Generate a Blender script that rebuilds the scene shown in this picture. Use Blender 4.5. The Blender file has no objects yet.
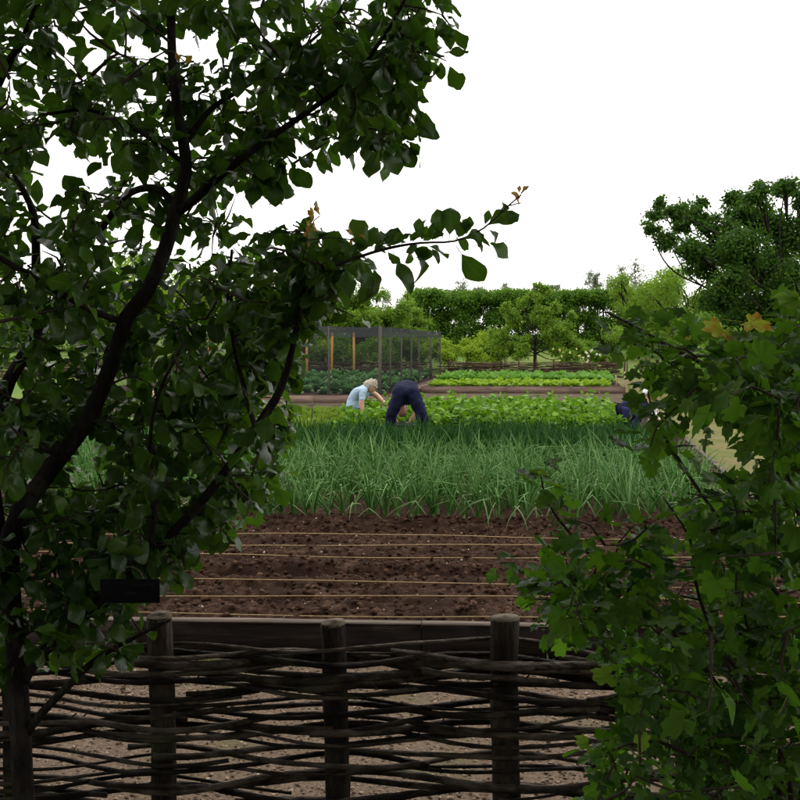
import bpy, bmesh, math, random
import numpy as np
from mathutils import Vector, Matrix

# ---------------------------------------------------------------- camera, sky, sun, exposure
SC = bpy.context.scene
COL = SC.collection
rad = math.radians
CAM_H = 1.65
FPX = 960.0                      # focal length in pixels of the 800 px photograph
PITCH = math.atan(65.0 / FPX)    # horizon lies 65 px above the picture's centre
cam_d = bpy.data.cameras.new('camera')
cam = bpy.data.objects.new('camera', cam_d)
COL.objects.link(cam)
cam.location = (0, 0, CAM_H)
cam.rotation_euler = (rad(90) - PITCH, 0, 0)
cam_d.sensor_width = 36.0
cam_d.lens = 36.0 * FPX / 800.0
cam_d.clip_start = 0.05
cam_d.clip_end = 3000
SC.camera = cam

SUN_EL, SUN_AZ = 58.0, 25.0      # azimuth measured from +Y (view direction) towards +X
W = bpy.data.worlds.new('World')
SC.world = W
W.use_nodes = True
wn, wl = W.node_tree.nodes, W.node_tree.links
wn.clear()
wo = wn.new('ShaderNodeOutputWorld')
bg = wn.new('ShaderNodeBackground')
bg.inputs['Strength'].default_value = 0.15
sky = wn.new('ShaderNodeTexSky')
sky.sky_type = 'NISHITA'
sky.sun_disc = False
sky.sun_elevation = rad(SUN_EL)
sky.sun_rotation = rad(SUN_AZ)
# overcast: an even white cloud sheet with a few thin places where the blue shows faintly
tc = wn.new('ShaderNodeTexCoord')
mp = wn.new('ShaderNodeMapping')
mp.inputs['Scale'].default_value = (2.0, 2.0, 9.0)
nz = wn.new('ShaderNodeTexNoise')
nz.inputs['Scale'].default_value = 1.6
nz.inputs['Detail'].default_value = 4.0
rp = wn.new('ShaderNodeValToRGB')
rp.color_ramp.elements[0].position = 0.28
rp.color_ramp.elements[0].color = (0.55, 0.55, 0.55, 1)
rp.color_ramp.elements[1].position = 0.42
rp.color_ramp.elements[1].color = (1, 1, 1, 1)
mx = wn.new('ShaderNodeMix')
mx.data_type = 'RGBA'
mx.inputs['B'].default_value = (9.3, 9.15, 8.8, 1)
wl.new(tc.outputs['Generated'], mp.inputs['Vector'])
wl.new(mp.outputs['Vector'], nz.inputs['Vector'])
wl.new(nz.outputs['Fac'], rp.inputs['Fac'])
wl.new(rp.outputs['Color'], mx.inputs['Factor'])
wl.new(sky.outputs['Color'], mx.inputs['A'])
wl.new(mx.outputs['Result'], bg.inputs['Color'])
wl.new(bg.outputs['Background'], wo.inputs['Surface'])

sd = bpy.data.lights.new('sun', 'SUN')
sd.energy = 1.4
sd.angle = rad(22)
sd.color = (1.0, 0.96, 0.9)
sun = bpy.data.objects.new('sun', sd)
COL.objects.link(sun)
_e, _a = rad(SUN_EL), rad(SUN_AZ)
to_sun = Vector((math.sin(_a) * math.cos(_e), math.cos(_a) * math.cos(_e), math.sin(_e)))
sun.rotation_euler = to_sun.to_track_quat('Z', 'Y').to_euler()

SC.view_settings.view_transform = 'Standard'
SC.view_settings.look = 'None'
SC.view_settings.exposure = 0.5
SC.view_settings.gamma = 1.0
SC.view_settings.use_curve_mapping = False

# ---------------------------------------------------------------- helpers
rng = np.random.default_rng(7)
random.seed(7)


def ray(px, py):
    a, b = (px - 400.0) / FPX, (400.0 - py) / FPX
    c, s = math.cos(PITCH), math.sin(PITCH)
    return np.array([a, c + b * s, -s + b * c])


def P(px, py, Y):
    """photo direction, at the distance Y (metres in front of the camera) of the thing it belongs to"""
    d = ray(px, py)
    return np.array([0, 0, CAM_H]) + d * (Y / d[1])


def project(p):
    """world points (n,3) -> photo pixels"""
    p = np.atleast_2d(p)
    c, s = math.cos(PITCH), math.sin(PITCH)
    q = p - np.array([0, 0, CAM_H])
    f = q[:, 1] * c - q[:, 2] * s
    u = q[:, 1] * s + q[:, 2] * c
    f = np.where(np.abs(f) < 1e-4, 1e-4, f)
    return 400 + FPX * q[:, 0] / f, 400 - FPX * u / f, f


def B(u, v, z=0.0):
    """garden bed coordinates: u along the beds' fronts, v away from the camera"""
    return np.array([u + 0.17 * v, v - 0.04 * u, z])


def tag(o, label=None, cat=None, group=None, kind=None):
    if label: o['label'] = label
    if cat: o['category'] = cat
    if group: o['group'] = group
    if kind: o['kind'] = kind
    return o


def empty(name, loc=(0, 0, 0), rz=0.0):
    o = bpy.data.objects.new(name, None)
    o.empty_display_size = 0.1
    COL.objects.link(o)
    o.location = loc
    o.rotation_euler = (0, 0, rz)
    return o


def link(name, me, parent=None, loc=None):
    o = bpy.data.objects.new(name, me)
    COL.objects.link(o)
    if parent is not None:
        o.parent = parent
        o.matrix_parent_inverse = Matrix.Identity(4)
    if loc is not None:
        o.location = loc
    return o


def mesh_np(name, V, F, mat=None, smooth=True, uv=None):
    """V (n,3); F list of lists or (m,k) array"""
    me = bpy.data.meshes.new(name)
    V = np.asarray(V, dtype=np.float64)
    if isinstance(F, np.ndarray):
        k = F.shape[1]
        me.vertices.add(len(V))
        me.vertices.foreach_set('co', V.ravel())
        me.loops.add(F.size)
        me.loops.foreach_set('vertex_index', F.ravel().astype(np.int32))
        me.polygons.add(len(F))
        me.polygons.foreach_set('loop_start', np.arange(0, F.size, k, dtype=np.int32))
        me.update(calc_edges=True)
    else:
        me.from_pydata(V.tolist(), [], F)
    if smooth:
        me.polygons.foreach_set('use_smooth', np.ones(len(me.polygons), dtype=bool))
    if uv is not None:
        lay = me.uv_layers.new(name='uv')
        idx = np.empty(len(me.loops), dtype=np.int32)
        me.loops.foreach_get('vertex_index', idx)
        lay.data.foreach_set('uv', np.asarray(uv)[idx].astype(np.float32).ravel())
    if mat is not None:
        me.materials.append(mat)
    me.update()
    return me


class Geo:
    """collects triangles/quads (as triangles) of one mesh"""
    def __init__(s):
        s.v, s.f, s.uv, s.n = [], [], [], 0

    def add(s, V, F, UV=None):
        V = np.asarray(V, float)
        F = np.asarray(F, int)
        if F.shape[1] == 4:
            F = np.concatenate([F[:, [0, 1, 2]], F[:, [0, 2, 3]]])
        s.v.append(V)
        s.f.append(F + s.n)
        s.uv.append(np.zeros((len(V), 2)) if UV is None else np.asarray(UV, float))
        s.n += len(V)

    def inst(s, tmpl, M):
        """tmpl (V,F,UV) stamped with matrices M (m,3,4)"""
        if len(M) == 0:
            return
        V, F, UV = tmpl
        M = np.asarray(M)
        VV = np.einsum('mij,nj->mni', M[:, :, :3], V) + M[:, None, :, 3]
        m, n = len(M), len(V)
        FF = (F[None] + (np.arange(m) * n)[:, None, None]).reshape(-1, 3)
        s.add(VV.reshape(-1, 3), FF, np.tile(UV, (m, 1)))

    def arrays(s):
        return np.concatenate(s.v), np.concatenate(s.f), np.concatenate(s.uv)

    def mesh(s, name, mat, smooth=True):
        V, F, UV = s.arrays()
        return mesh_np(name, V, F, mat, smooth, UV)

    def obj(s, name, mat, parent=None, smooth=True, off=None):
        V, F, UV = s.arrays()
        if off is not None:
            V = V - np.asarray(off)
        return link(name, mesh_np(name, V, F, mat, smooth, UV), parent)


def unit(a):
    a = np.asarray(a, float)
    return a / np.maximum(np.linalg.norm(a, axis=-1, keepdims=True), 1e-9)


def frames(pos, d, n, size, wscale=1.0):
    """matrices (m,3,4): local Y along d, Z near n"""
    d = unit(d)
    x = unit(np.cross(d, n))
    z = np.cross(x, d)
    size = np.asarray(size)[:, None]
    return np.stack([x * size * wscale, d * size, z * size, pos], axis=2)


def spline(pts, step):
    """Catmull-Rom through pts (n,k) resampled"""
    p = np.asarray(pts, float)
    if len(p) == 2:
        n = max(2, int(np.linalg.norm(p[1, :3] - p[0, :3]) / step))
        t = np.linspace(0, 1, n + 1)[:, None]
        return p[0] * (1 - t) + p[1] * t
    e = np.vstack([2 * p[0] - p[1], p, 2 * p[-1] - p[-2]])
    out = []
    for i in range(1, len(e) - 2):
        L = np.linalg.norm(e[i + 1, :3] - e[i, :3])
        n = max(1, int(round(L / step)))
        t = (np.arange(n) / n)[:, None]
        a, b, c, d = e[i - 1], e[i], e[i + 1], e[i + 2]
        out.append(0.5 * ((2 * b) + (-a + c) * t + (2 * a - 5 * b + 4 * c - d) * t ** 2 + (-a + 3 * b - 3 * c + d) * t ** 3))
    out.append(p[-1:])
    return np.vstack(out)


def tube(geo, pts, radii, sides=8, lump=0.0, cap=True, squash=None):
    p = np.asarray(pts, float)
    r = np.broadcast_to(np.asarray(radii, float), (len(p),)).copy()
    t = np.gradient(p, axis=0) if len(p) > 2 else np.tile(p[1] - p[0], (2, 1))
    t = unit(t)
    ref = np.array([0, 0, 1.0]) if abs(t[0][2]) < 0.9 else np.array([1.0, 0, 0])
    x = unit(np.cross(t[0], ref))
    ang = np.arange(sides) * 2 * math.pi / sides
    ca, sa = np.cos(ang)[:, None], np.sin(ang)[:, None]
    V, UV = [], []
    L = 0
    for i in range(len(p)):
        x = unit(x - t[i] * np.dot(x, t[i]))
        y = np.cross(t[i], x)
        rr = r[i] * (1 + (lump * rng.standard_normal((sides, 1)) if lump else 0))
        V.append(p[i] + rr * (ca * x + sa * y))
        if i: L += np.linalg.norm(p[i] - p[i - 1])
        UV.append(np.stack([np.arange(sides) / sides, np.full(sides, L)], 1))
    V, UV = np.vstack(V), np.vstack(UV)
    n = len(p)
    i0 = (np.arange(n - 1)[:, None] * sides + np.arange(sides)[None]).ravel()
    j = np.tile((np.arange(sides) + 1) % sides, n - 1)
    i1 = np.repeat(np.arange(n - 1) * sides, sides) + j
    F = np.stack([i0, i1, i1 + sides, i0 + sides], 1)
    F = np.concatenate([F[:, [0, 1, 2]], F[:, [0, 2, 3]]])
    if cap:
        V = np.vstack([V, p[:1], p[-1:]])
        UV = np.vstack([UV, [[0.5, 0]], [[0.5, L]]])
        a = np.arange(sides); b = (a + 1) % sides
        c0 = np.stack([np.full(sides, n * sides), b, a], 1)
        c1 = np.stack([np.full(sides, n * sides + 1), (n - 1) * sides + a, (n - 1) * sides + b], 1)
        F = np.concatenate([F, c0, c1])
    geo.add(V, F, UV)


def box_geo(geo, lo, hi, jit=0.0):
    lo, hi = np.asarray(lo, float), np.asarray(hi, float)
    V = np.array([[x, y, z] for z in (lo[2], hi[2]) for y in (lo[1], hi[1]) for x in (lo[0], hi[0])])
    if jit: V = V + rng.uniform(-jit, jit, V.shape)
    F = np.array([[0, 2, 3, 1], [4, 5, 7, 6], [0, 1, 5, 4], [2, 6, 7, 3], [0, 4, 6, 2], [1, 3, 7, 5]])
    geo.add(V, F)


_LAT = np.random.default_rng(3).random((256, 256))


def vnoise(x, y):
    xi, yi = np.floor(x).astype(int), np.floor(y).astype(int)
    fx, fy = x - xi, y - yi
    fx, fy = fx * fx * (3 - 2 * fx), fy * fy * (3 - 2 * fy)
    g = lambda a, b: _LAT[a % 256, b % 256]
    return (g(xi, yi) * (1 - fx) + g(xi + 1, yi) * fx) * (1 - fy) + (g(xi, yi + 1) * (1 - fx) + g(xi + 1, yi + 1) * fx) * fy


def fbm(x, y, f, oct=4):
    s, a = 0, 0.5
    for _ in range(oct):
        s = s + a * (vnoise(x * f + 17.3 * _, y * f - 9.1 * _) - 0.5)
        f *= 2.03; a *= 0.55
    return s


def inside(poly, x, y):
    x, y = np.asarray(x), np.asarray(y)
    r = np.zeros(x.shape, bool)
    n = len(poly)
    j = n - 1
    for i in range(n):
        xi, yi = poly[i]; xj, yj = poly[j]
        c = ((yi > y) != (yj > y)) & (x < (xj - xi) * (y - yi) / (yj - yi + 1e-12) + xi)
        r ^= c
        j = i
    return r


# ---------------------------------------------------------------- materials
MATS = {}


def newmat(name):
    m = bpy.data.materials.new(name)
    m.use_nodes = True
    nt = m.node_tree
    nt.nodes.clear()
    out = nt.nodes.new('ShaderNodeOutputMaterial')
    MATS[name] = m
    return m, nt.nodes, nt.links, out


def ramp_node(N, cols, pos=None, interp='LINEAR'):
    r = N.new('ShaderNodeValToRGB')
    cr = r.color_ramp
    cr.interpolation = interp
    k = len(cols)
    pos = pos or [i / (k - 1) for i in range(k)]
    cr.elements[0].position = pos[0]
    cr.elements[-1].position = pos[-1]
    for i in range(1, k - 1):
        cr.elements.new(pos[i])
    for i, c in enumerate(cols):
        cr.elements[i].color = (c[0], c[1], c[2], 1)
    return r


def rnd_value(N, L):
    """one random number per object and per loose leaf"""
    g = N.new('ShaderNodeNewGeometry')
    oi = N.new('ShaderNodeObjectInfo')
    a = N.new('ShaderNodeMath'); a.operation = 'ADD'
    f = N.new('ShaderNodeMath'); f.operation = 'FRACT'
    L.new(g.outputs['Random Per Island'], a.inputs[0])
    L.new(oi.outputs['Random'], a.inputs[1])
    L.new(a.outputs[0], f.inputs[0])
    return f.outputs[0]


def leaf_mat(name, cols, trans_col, trans=0.3, rough=0.42, spec=0.4, vein=None, pos=None, blotch=None):
    m, N, L, out = newmat(name)
    v = rnd_value(N, L)
    r = ramp_node(N, cols, pos)
    L.new(v, r.inputs['Fac'])
    col = r.outputs['Color']
    if vein is not None:
        uvn = N.new('ShaderNodeUVMap')
        sx = N.new('ShaderNodeSeparateXYZ')
        L.new(uvn.outputs['UV'], sx.inputs[0])
        s = N.new('ShaderNodeMath'); s.operation = 'SUBTRACT'; s.inputs[1].default_value = 0.5
        L.new(sx.outputs['X'], s.inputs[0])
        ab = N.new('ShaderNodeMath'); ab.operation = 'ABSOLUTE'
        L.new(s.outputs[0], ab.inputs[0])
        # side veins: stripes slanted away from the midrib
        ma = N.new('ShaderNodeMath'); ma.operation = 'MULTIPLY_ADD'
        ma.inputs[1].default_value = -0.75
        L.new(ab.outputs[0], ma.inputs[0]); L.new(sx.outputs['Y'], ma.inputs[2])
        sn = N.new('ShaderNodeMath'); sn.operation = 'MULTIPLY'; sn.inputs[1].default_value = 48.0
        L.new(ma.outputs[0], sn.inputs[0])
        si = N.new('ShaderNodeMath'); si.operation = 'SINE'
        L.new(sn.outputs[0], si.inputs[0])
        gt = N.new('ShaderNodeMapRange'); gt.inputs['From Min'].default_value = 0.8; gt.inputs['From Max'].default_value = 1.0
        gt.inputs['To Max'].default_value = 0.35
        L.new(si.outputs[0], gt.inputs['Value'])
        lt = N.new('ShaderNodeMapRange'); lt.inputs['From Min'].default_value = 0.035; lt.inputs['From Max'].default_value = 0.01
        lt.inputs['To Max'].default_value = 0.8
        L.new(ab.outputs[0], lt.inputs['Value'])
        mxv = N.new('ShaderNodeMath'); mxv.operation = 'MAXIMUM'
        L.new(gt.outputs[0], mxv.inputs[0]); L.new(lt.outputs[0], mxv.inputs[1])
        mix = N.new('ShaderNodeMix'); mix.data_type = 'RGBA'
        mix.inputs['B'].default_value = (*vein, 1)
        L.new(mxv.outputs[0], mix.inputs['Factor']); L.new(col, mix.inputs['A'])
        col = mix.outputs['Result']
    if blotch is not None:
        tcn = N.new('ShaderNodeTexCoord')
        no = N.new('ShaderNodeTexNoise'); no.inputs['Scale'].default_value = blotch[1]; no.inputs['Detail'].default_value = 3
        L.new(tcn.outputs['Object'], no.inputs['Vector'])
        rr = ramp_node(N, [(0, 0, 0), (1, 1, 1)], [0.45, 0.6])
        L.new(no.outputs['Fac'], rr.inputs['Fac'])
        mix = N.new('ShaderNodeMix'); mix.data_type = 'RGBA'
        mix.inputs['B'].default_value = (*blotch[0], 1)
        L.new(rr.outputs['Color'], mix.inputs['Factor']); L.new(col, mix.inputs['A'])
        col = mix.outputs['Result']
    b = N.new('ShaderNodeBsdfPrincipled')
    b.inputs['Roughness'].default_value = rough
    b.inputs['Specular IOR Level'].default_value = spec
    L.new(col, b.inputs['Base Color'])
    t = N.new('ShaderNodeBsdfTranslucent')
    tm = N.new('ShaderNodeMix'); tm.data_type = 'RGBA'; tm.blend_type = 'MIX'
    tm.inputs['Factor'].default_value = 0.6
    tm.inputs['B'].default_value = (*trans_col, 1)
    L.new(col, tm.inputs['A'])
    L.new(tm.outputs['Result'], t.inputs['Color'])
    ms = N.new('ShaderNodeMixShader'); ms.inputs['Fac'].default_value = trans
    L.new(b.outputs[0], ms.inputs[1]); L.new(t.outputs[0], ms.inputs[2])
    L.new(ms.outputs[0], out.inputs['Surface'])
    return m


def rough_mat(name, cols, scale=6.0, rough=0.85, bump=0.3, bscale=40.0, stretch=(1, 1, 1), pos=None, spec=0.07, rand=0.0, detail=8, mottle=None):
    """noise-coloured matt surface with fine relief; coordinates in metres"""
    m, N, L, out = newmat(name)
    tcn = N.new('ShaderNodeTexCoord')
    mpn = N.new('ShaderNodeMapping')
    mpn.inputs['Scale'].default_value = stretch
    L.new(tcn.outputs['Object'], mpn.inputs['Vector'])
    no = N.new('ShaderNodeTexNoise')
    no.inputs['Scale'].default_value = scale
    no.inputs['Detail'].default_value = detail
    no.inputs['Roughness'].default_value = 0.65
    L.new(mpn.outputs[0], no.inputs['Vector'])
    r = ramp_node(N, cols, pos or [0.3 + 0.4 * i / (len(cols) - 1) for i in range(len(cols))])
    if rand:
        v = rnd_value(N, L)
        mr = N.new('ShaderNodeMath'); mr.operation = 'MULTIPLY_ADD'
        mr.inputs[1].default_value = rand
        L.new(v, mr.inputs[0]); L.new(no.outputs['Fac'], mr.inputs[2])
        sb = N.new('ShaderNodeMath'); sb.operation = 'SUBTRACT'; sb.inputs[1].default_value = rand / 2
        L.new(mr.outputs[0], sb.inputs[0])
        L.new(sb.outputs[0], r.inputs['Fac'])
    else:
        L.new(no.outputs['Fac'], r.inputs['Fac'])
    col = r.outputs['Color']
    if mottle is not None:
        n3 = N.new('ShaderNodeTexNoise'); n3.inputs['Scale'].default_value = mottle[1]; n3.inputs['Detail'].default_value = 5
        L.new(tcn.outputs['Object'], n3.inputs['Vector'])
        rr = ramp_node(N, [(0, 0, 0), (1, 1, 1)], list(mottle[2]))
        L.new(n3.outputs['Fac'], rr.inputs['Fac'])
        mix = N.new('ShaderNodeMix'); mix.data_type = 'RGBA'
        mix.inputs['B'].default_value = (*mottle[0], 1)
        L.new(rr.outputs['Color'], mix.inputs['Factor']); L.new(col, mix.inputs['A'])
        col = mix.outputs['Result']
    b = N.new('ShaderNodeBsdfPrincipled')
    b.inputs['Roughness'].default_value = rough
    b.inputs['Specular IOR Level'].default_value = spec
    L.new(col, b.inputs['Base Color'])
    if bump:
        n2 = N.new('ShaderNodeTexNoise'); n2.inputs['Scale'].default_value = bscale; n2.inputs['Detail'].default_value = 6
        L.new(mpn.outputs[0], n2.inputs['Vector'])
        bp = N.new('ShaderNodeBump'); bp.inputs['Strength'].default_value = bump; bp.inputs['Distance'].default_value = 0.02
        L.new(n2.outputs['Fac'], bp.inputs['Height'])
        L.new(bp.outputs[0], b.inputs['Normal'])
    L.new(b.outputs[0], out.inputs['Surface'])
    return m


SOIL = rough_mat('soil', [(0.007, 0.0032, 0.0018), (0.034, 0.0180, 0.0115), (0.095, 0.053, 0.035)], 24, 0.95, 0.5, 90, mottle=((0.022, 0.011, 0.007), 3.2, (0.46, 0.62)))
CLOD = rough_mat('soil_clod', [(0.016, 0.0075, 0.0045), (0.042, 0.021, 0.0130), (0.105, 0.058, 0.038)], 30, 0.95, 0.6, 90, rand=0.3)
GRAVEL = rough_mat('gravel_bed', [(0.07, 0.049, 0.034), (0.125, 0.089, 0.063), (0.20, 0.148, 0.108)], 60, 0.9, 0.6, 120, mottle=((0.085, 0.080, 0.038), 2.2, (0.56, 0.72)))
PEBBLE = rough_mat('pebble', [(0.08, 0.056, 0.039), (0.14, 0.10, 0.07), (0.29, 0.22, 0.165)], 25, 0.85, 0.2, 60, rand=0.5)
PALE = rough_mat('pale_stone', [(0.35, 0.31, 0.26), (0.55, 0.5, 0.44)], 30, 0.8, 0.2, 60, rand=0.4)
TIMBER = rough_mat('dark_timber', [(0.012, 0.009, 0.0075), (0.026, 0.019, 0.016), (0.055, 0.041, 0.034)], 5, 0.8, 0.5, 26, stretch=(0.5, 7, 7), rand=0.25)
TIMBER_TOP = rough_mat('weathered_lit_timber', [(0.045, 0.034, 0.028), (0.095, 0.075, 0.062), (0.17, 0.135, 0.115)], 5, 0.85, 0.5, 26, stretch=(0.5, 9, 9), rand=0.2)  # weathered grey made paler for plank tops: light from above put into the colour
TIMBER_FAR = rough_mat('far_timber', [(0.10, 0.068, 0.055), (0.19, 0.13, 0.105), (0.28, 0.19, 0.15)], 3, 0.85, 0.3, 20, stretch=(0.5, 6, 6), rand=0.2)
WICKER = rough_mat('hazel_rod', [(0.006, 0.0045, 0.0035), (0.022, 0.0165, 0.0125), (0.095, 0.074, 0.058)], 26, 0.75, 0.9, 80, stretch=(0.35, 1, 1), rand=0.3, mottle=((0.045, 0.05, 0.022), 5.0, (0.60, 0.75)), spec=0.12)
STAKE = rough_mat('fence_stake', [(0.008, 0.006, 0.005), (0.024, 0.0185, 0.015), (0.065, 0.052, 0.042)], 16, 0.85, 1.0, 60, stretch=(1, 1, 0.25), rand=0.2, mottle=((0.04, 0.048, 0.02), 5.0, (0.58, 0.72)))
CUTWOOD = rough_mat('cut_wood', [(0.06, 0.047, 0.036), (0.15, 0.12, 0.09)], 20, 0.9, 0.3, 60)
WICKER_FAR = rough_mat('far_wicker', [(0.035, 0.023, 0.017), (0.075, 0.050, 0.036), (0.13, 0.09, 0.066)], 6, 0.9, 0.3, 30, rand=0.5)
BARK = rough_mat('bark', [(0.006, 0.005, 0.005), (0.016, 0.013, 0.012), (0.042, 0.036, 0.032)], 18, 0.85, 0.9, 60, stretch=(1, 1, 0.4), mottle=((0.034, 0.038, 0.024), 7.0, (0.60, 0.75)))
TWIG = rough_mat('twig_bark', [(0.028, 0.02, 0.016), (0.06, 0.045, 0.034)], 30, 0.7, 0.2, 90)
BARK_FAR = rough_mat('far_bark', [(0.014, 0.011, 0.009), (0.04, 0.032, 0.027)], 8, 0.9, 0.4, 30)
STRING = rough_mat('twine', [(0.26, 0.175, 0.09), (0.44, 0.32, 0.18)], 40, 0.9, 0.1, 200)
GROUND = rough_mat('meadow', [(0.055, 0.085, 0.018), (0.10, 0.14, 0.03), (0.16, 0.18, 0.055)], 0.5, 0.95, 0.5, 12, mottle=((0.07, 0.13, 0.022), 0.08, (0.42, 0.6)))
PATH = rough_mat('dry_grass_path', [(0.095, 0.080, 0.034), (0.135, 0.115, 0.05), (0.10, 0.112, 0.03)], 1.1, 0.95, 0.5, 30, mottle=((0.085, 0.10, 0.03), 2.3, (0.48, 0.64)))
EARTH = rough_mat('earth_path', [(0.045, 0.030, 0.022), (0.08, 0.056, 0.042), (0.12, 0.09, 0.065)], 2.5, 0.95, 0.5, 30, mottle=((0.06, 0.07, 0.025), 1.5, (0.52, 0.68)))
ORANGE_POST = rough_mat('new_orange_timber', [(0.50, 0.24, 0.07), (0.62, 0.33, 0.11)], 4, 0.7, 0.2, 30, stretch=(4, 4, 0.5))
GREY_POST = rough_mat('grey_post', [(0.06, 0.053, 0.047), (0.12, 0.107, 0.095)], 5, 0.85, 0.3, 30, stretch=(4, 4, 0.5))
STAKE_PALE = rough_mat('pale_stake', [(0.32, 0.25, 0.15), (0.45, 0.36, 0.22)], 8, 0.8, 0.2, 30, stretch=(4, 4, 0.5))

APPLE = leaf_mat('apple_leaf', [(0.005, 0.017, 0.004), (0.011, 0.032, 0.006), (0.020, 0.053, 0.008), (0.034, 0.080, 0.010), (0.013, 0.038, 0.009), (0.070, 0.135, 0.014)],
                 (0.13, 0.30, 0.012), 0.32, 0.34, 0.34, vein=(0.06, 0.12, 0.02))
YOUNG = leaf_mat('young_leaf', [(0.30, 0.16, 0.04), (0.45, 0.30, 0.05), (0.40, 0.12, 0.04)], (0.5, 0.3, 0.05), 0.4, 0.4, 0.3)
CURRANT = leaf_mat('currant_leaf', [(0.006, 0.024, 0.004), (0.020, 0.060, 0.008), (0.044, 0.108, 0.012), (0.011, 0.038, 0.008), (0.085, 0.175, 0.016), (0.016, 0.050, 0.008)],
                   (0.17, 0.40, 0.014), 0.37, 0.5, 0.18)
CURRANT_NEW = leaf_mat('currant_leaf_yellow', [(0.30, 0.38, 0.02), (0.38, 0.46, 0.03)], (0.55, 0.60, 0.03), 0.5, 0.45, 0.3, blotch=((0.42, 0.12, 0.03), 4.0))
CURRANT_LIGHT = leaf_mat('currant_leaf_light', [(0.11, 0.22, 0.015), (0.15, 0.27, 0.02)], (0.28, 0.48, 0.02), 0.45, 0.45, 0.3)
ONION = leaf_mat('onion_leaf', [(0.046, 0.145, 0.022), (0.085, 0.215, 0.040), (0.20, 0.35, 0.12), (0.062, 0.175, 0.030)], (0.16, 0.38, 0.05), 0.22, 0.45, 0.18)
ONION_DRY = leaf_mat('onion_leaf_pale', [(0.13, 0.22, 0.08), (0.19, 0.24, 0.09)], (0.2, 0.25, 0.1), 0.15, 0.5, 0.3)
LEEK = leaf_mat('chive_leaf', [(0.013, 0.060, 0.012), (0.024, 0.088, 0.016), (0.042, 0.12, 0.024)], (0.05, 0.17, 0.02), 0.15, 0.55, 0.1)
CELERY = leaf_mat('celery_leaf', [(0.028, 0.090, 0.005), (0.075, 0.18, 0.008), (0.16, 0.30, 0.018), (0.05, 0.135, 0.006)], (0.18, 0.40, 0.012), 0.28, 0.5, 0.12)
LETTUCE = leaf_mat('lettuce_leaf', [(0.12, 0.24, 0.014), (0.19, 0.33, 0.022), (0.26, 0.41, 0.035)], (0.38, 0.55, 0.03), 0.3, 0.5, 0.12)
BEET = leaf_mat('spinach_leaf', [(0.07, 0.19, 0.025), (0.12, 0.27, 0.04), (0.18, 0.34, 0.07)], (0.2, 0.42, 0.04), 0.28, 0.45, 0.15)
CABBAGE = leaf_mat('cabbage_leaf', [(0.05, 0.14, 0.045), (0.09, 0.21, 0.07), (0.16, 0.29, 0.12)], (0.12, 0.26, 0.07), 0.2, 0.5, 0.15)
WEED = leaf_mat('weed_leaf', [(0.08, 0.16, 0.014), (0.13, 0.22, 0.022), (0.17, 0.23, 0.04)], (0.2, 0.33, 0.02), 0.3, 0.5, 0.1)
HEDGE = leaf_mat('hedge_leaf', [(0.030, 0.085, 0.009), (0.062, 0.145, 0.016), (0.12, 0.22, 0.024)], (0.17, 0.33, 0.015), 0.38, 0.55, 0.08)
BUSH_Y = leaf_mat('yellow_green_leaf', [(0.10, 0.19, 0.012), (0.17, 0.28, 0.020), (0.25, 0.36, 0.034)], (0.33, 0.48, 0.025), 0.42, 0.55, 0.08)
BUSH_G = leaf_mat('green_shrub_leaf', [(0.040, 0.105, 0.012), (0.078, 0.16, 0.018), (0.13, 0.22, 0.026)], (0.18, 0.34, 0.02), 0.38, 0.55, 0.08)
FRUIT_T = leaf_mat('fruit_tree_leaf', [(0.07, 0.155, 0.014), (0.12, 0.22, 0.022), (0.19, 0.29, 0.038)], (0.26, 0.42, 0.025), 0.42, 0.5, 0.1)
DARK_T = leaf_mat('dark_tree_leaf', [(0.013, 0.042, 0.007), (0.028, 0.075, 0.010), (0.07, 0.13, 0.018)], (0.09, 0.21, 0.012), 0.32, 0.55, 0.08)
FAR_T = leaf_mat('hazed_tree_leaf', [(0.17, 0.20, 0.14), (0.24, 0.27, 0.20)], (0.22, 0.25, 0.18), 0.4, 0.6, 0.1)  # pale grey because distance haze is put into the leaf colour
YELLOW_F = leaf_mat('yellow_petal', [(0.7, 0.6, 0.15), (0.8, 0.72, 0.3)], (0.8, 0.7, 0.3), 0.3, 0.5, 0.2)
WHITE_F = leaf_mat('white_petal', [(0.75, 0.72, 0.65), (0.85, 0.8, 0.78)], (0.8, 0.75, 0.7), 0.3, 0.5, 0.2)

# ---------------------------------------------------------------- ground, path, beds
def ground_z(y):
    return np.interp(y, [-1e4, 36.6, 62.0, 1e4], [0, 0, 1.0, 1.0])


gx = np.concatenate([[-1500, -400], np.linspace(-80, 80, 81), [400, 1500]])
gy = np.concatenate([[-200, -20], np.linspace(0, 110, 111), [200, 500, 1600]])
X, Y = np.meshgrid(gx, gy)
Z = ground_z(Y) + np.where((Y > 37) & (np.abs(X) < 81), 0.25 * fbm(X, Y, 0.15, 3), 0) - 0.02 * (Y < 36.7)
nx, ny = len(gx), len(gy)
ii = (np.arange(ny - 1)[:, None] * nx + np.arange(nx - 1)[None]).ravel()
link('ground', mesh_np('ground', np.stack([X.ravel(), Y.ravel(), Z.ravel()], 1), np.stack([ii, ii + 1, ii + nx + 1, ii + nx], 1), GROUND))['kind'] = 'structure'


def grid_sheet(name, us, vs, zf, mat, bed=True, parent=None):
    U, V = np.meshgrid(us, vs)
    if bed:
        x, y = U + 0.17 * V, V - 0.04 * U
    else:
        x, y = U, V
    z = zf(U, V, x, y)
    n, m = len(us), len(vs)
    i = (np.arange(m - 1)[:, None] * n + np.arange(n - 1)[None]).ravel()
    o = link(name, mesh_np(name, np.stack([x.ravel(), y.ravel(), z.ravel()], 1), np.stack([i, i + 1, i + n + 1, i + n], 1), mat), parent)
    if parent is None:
        o['kind'] = 'structure'
    return o


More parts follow.
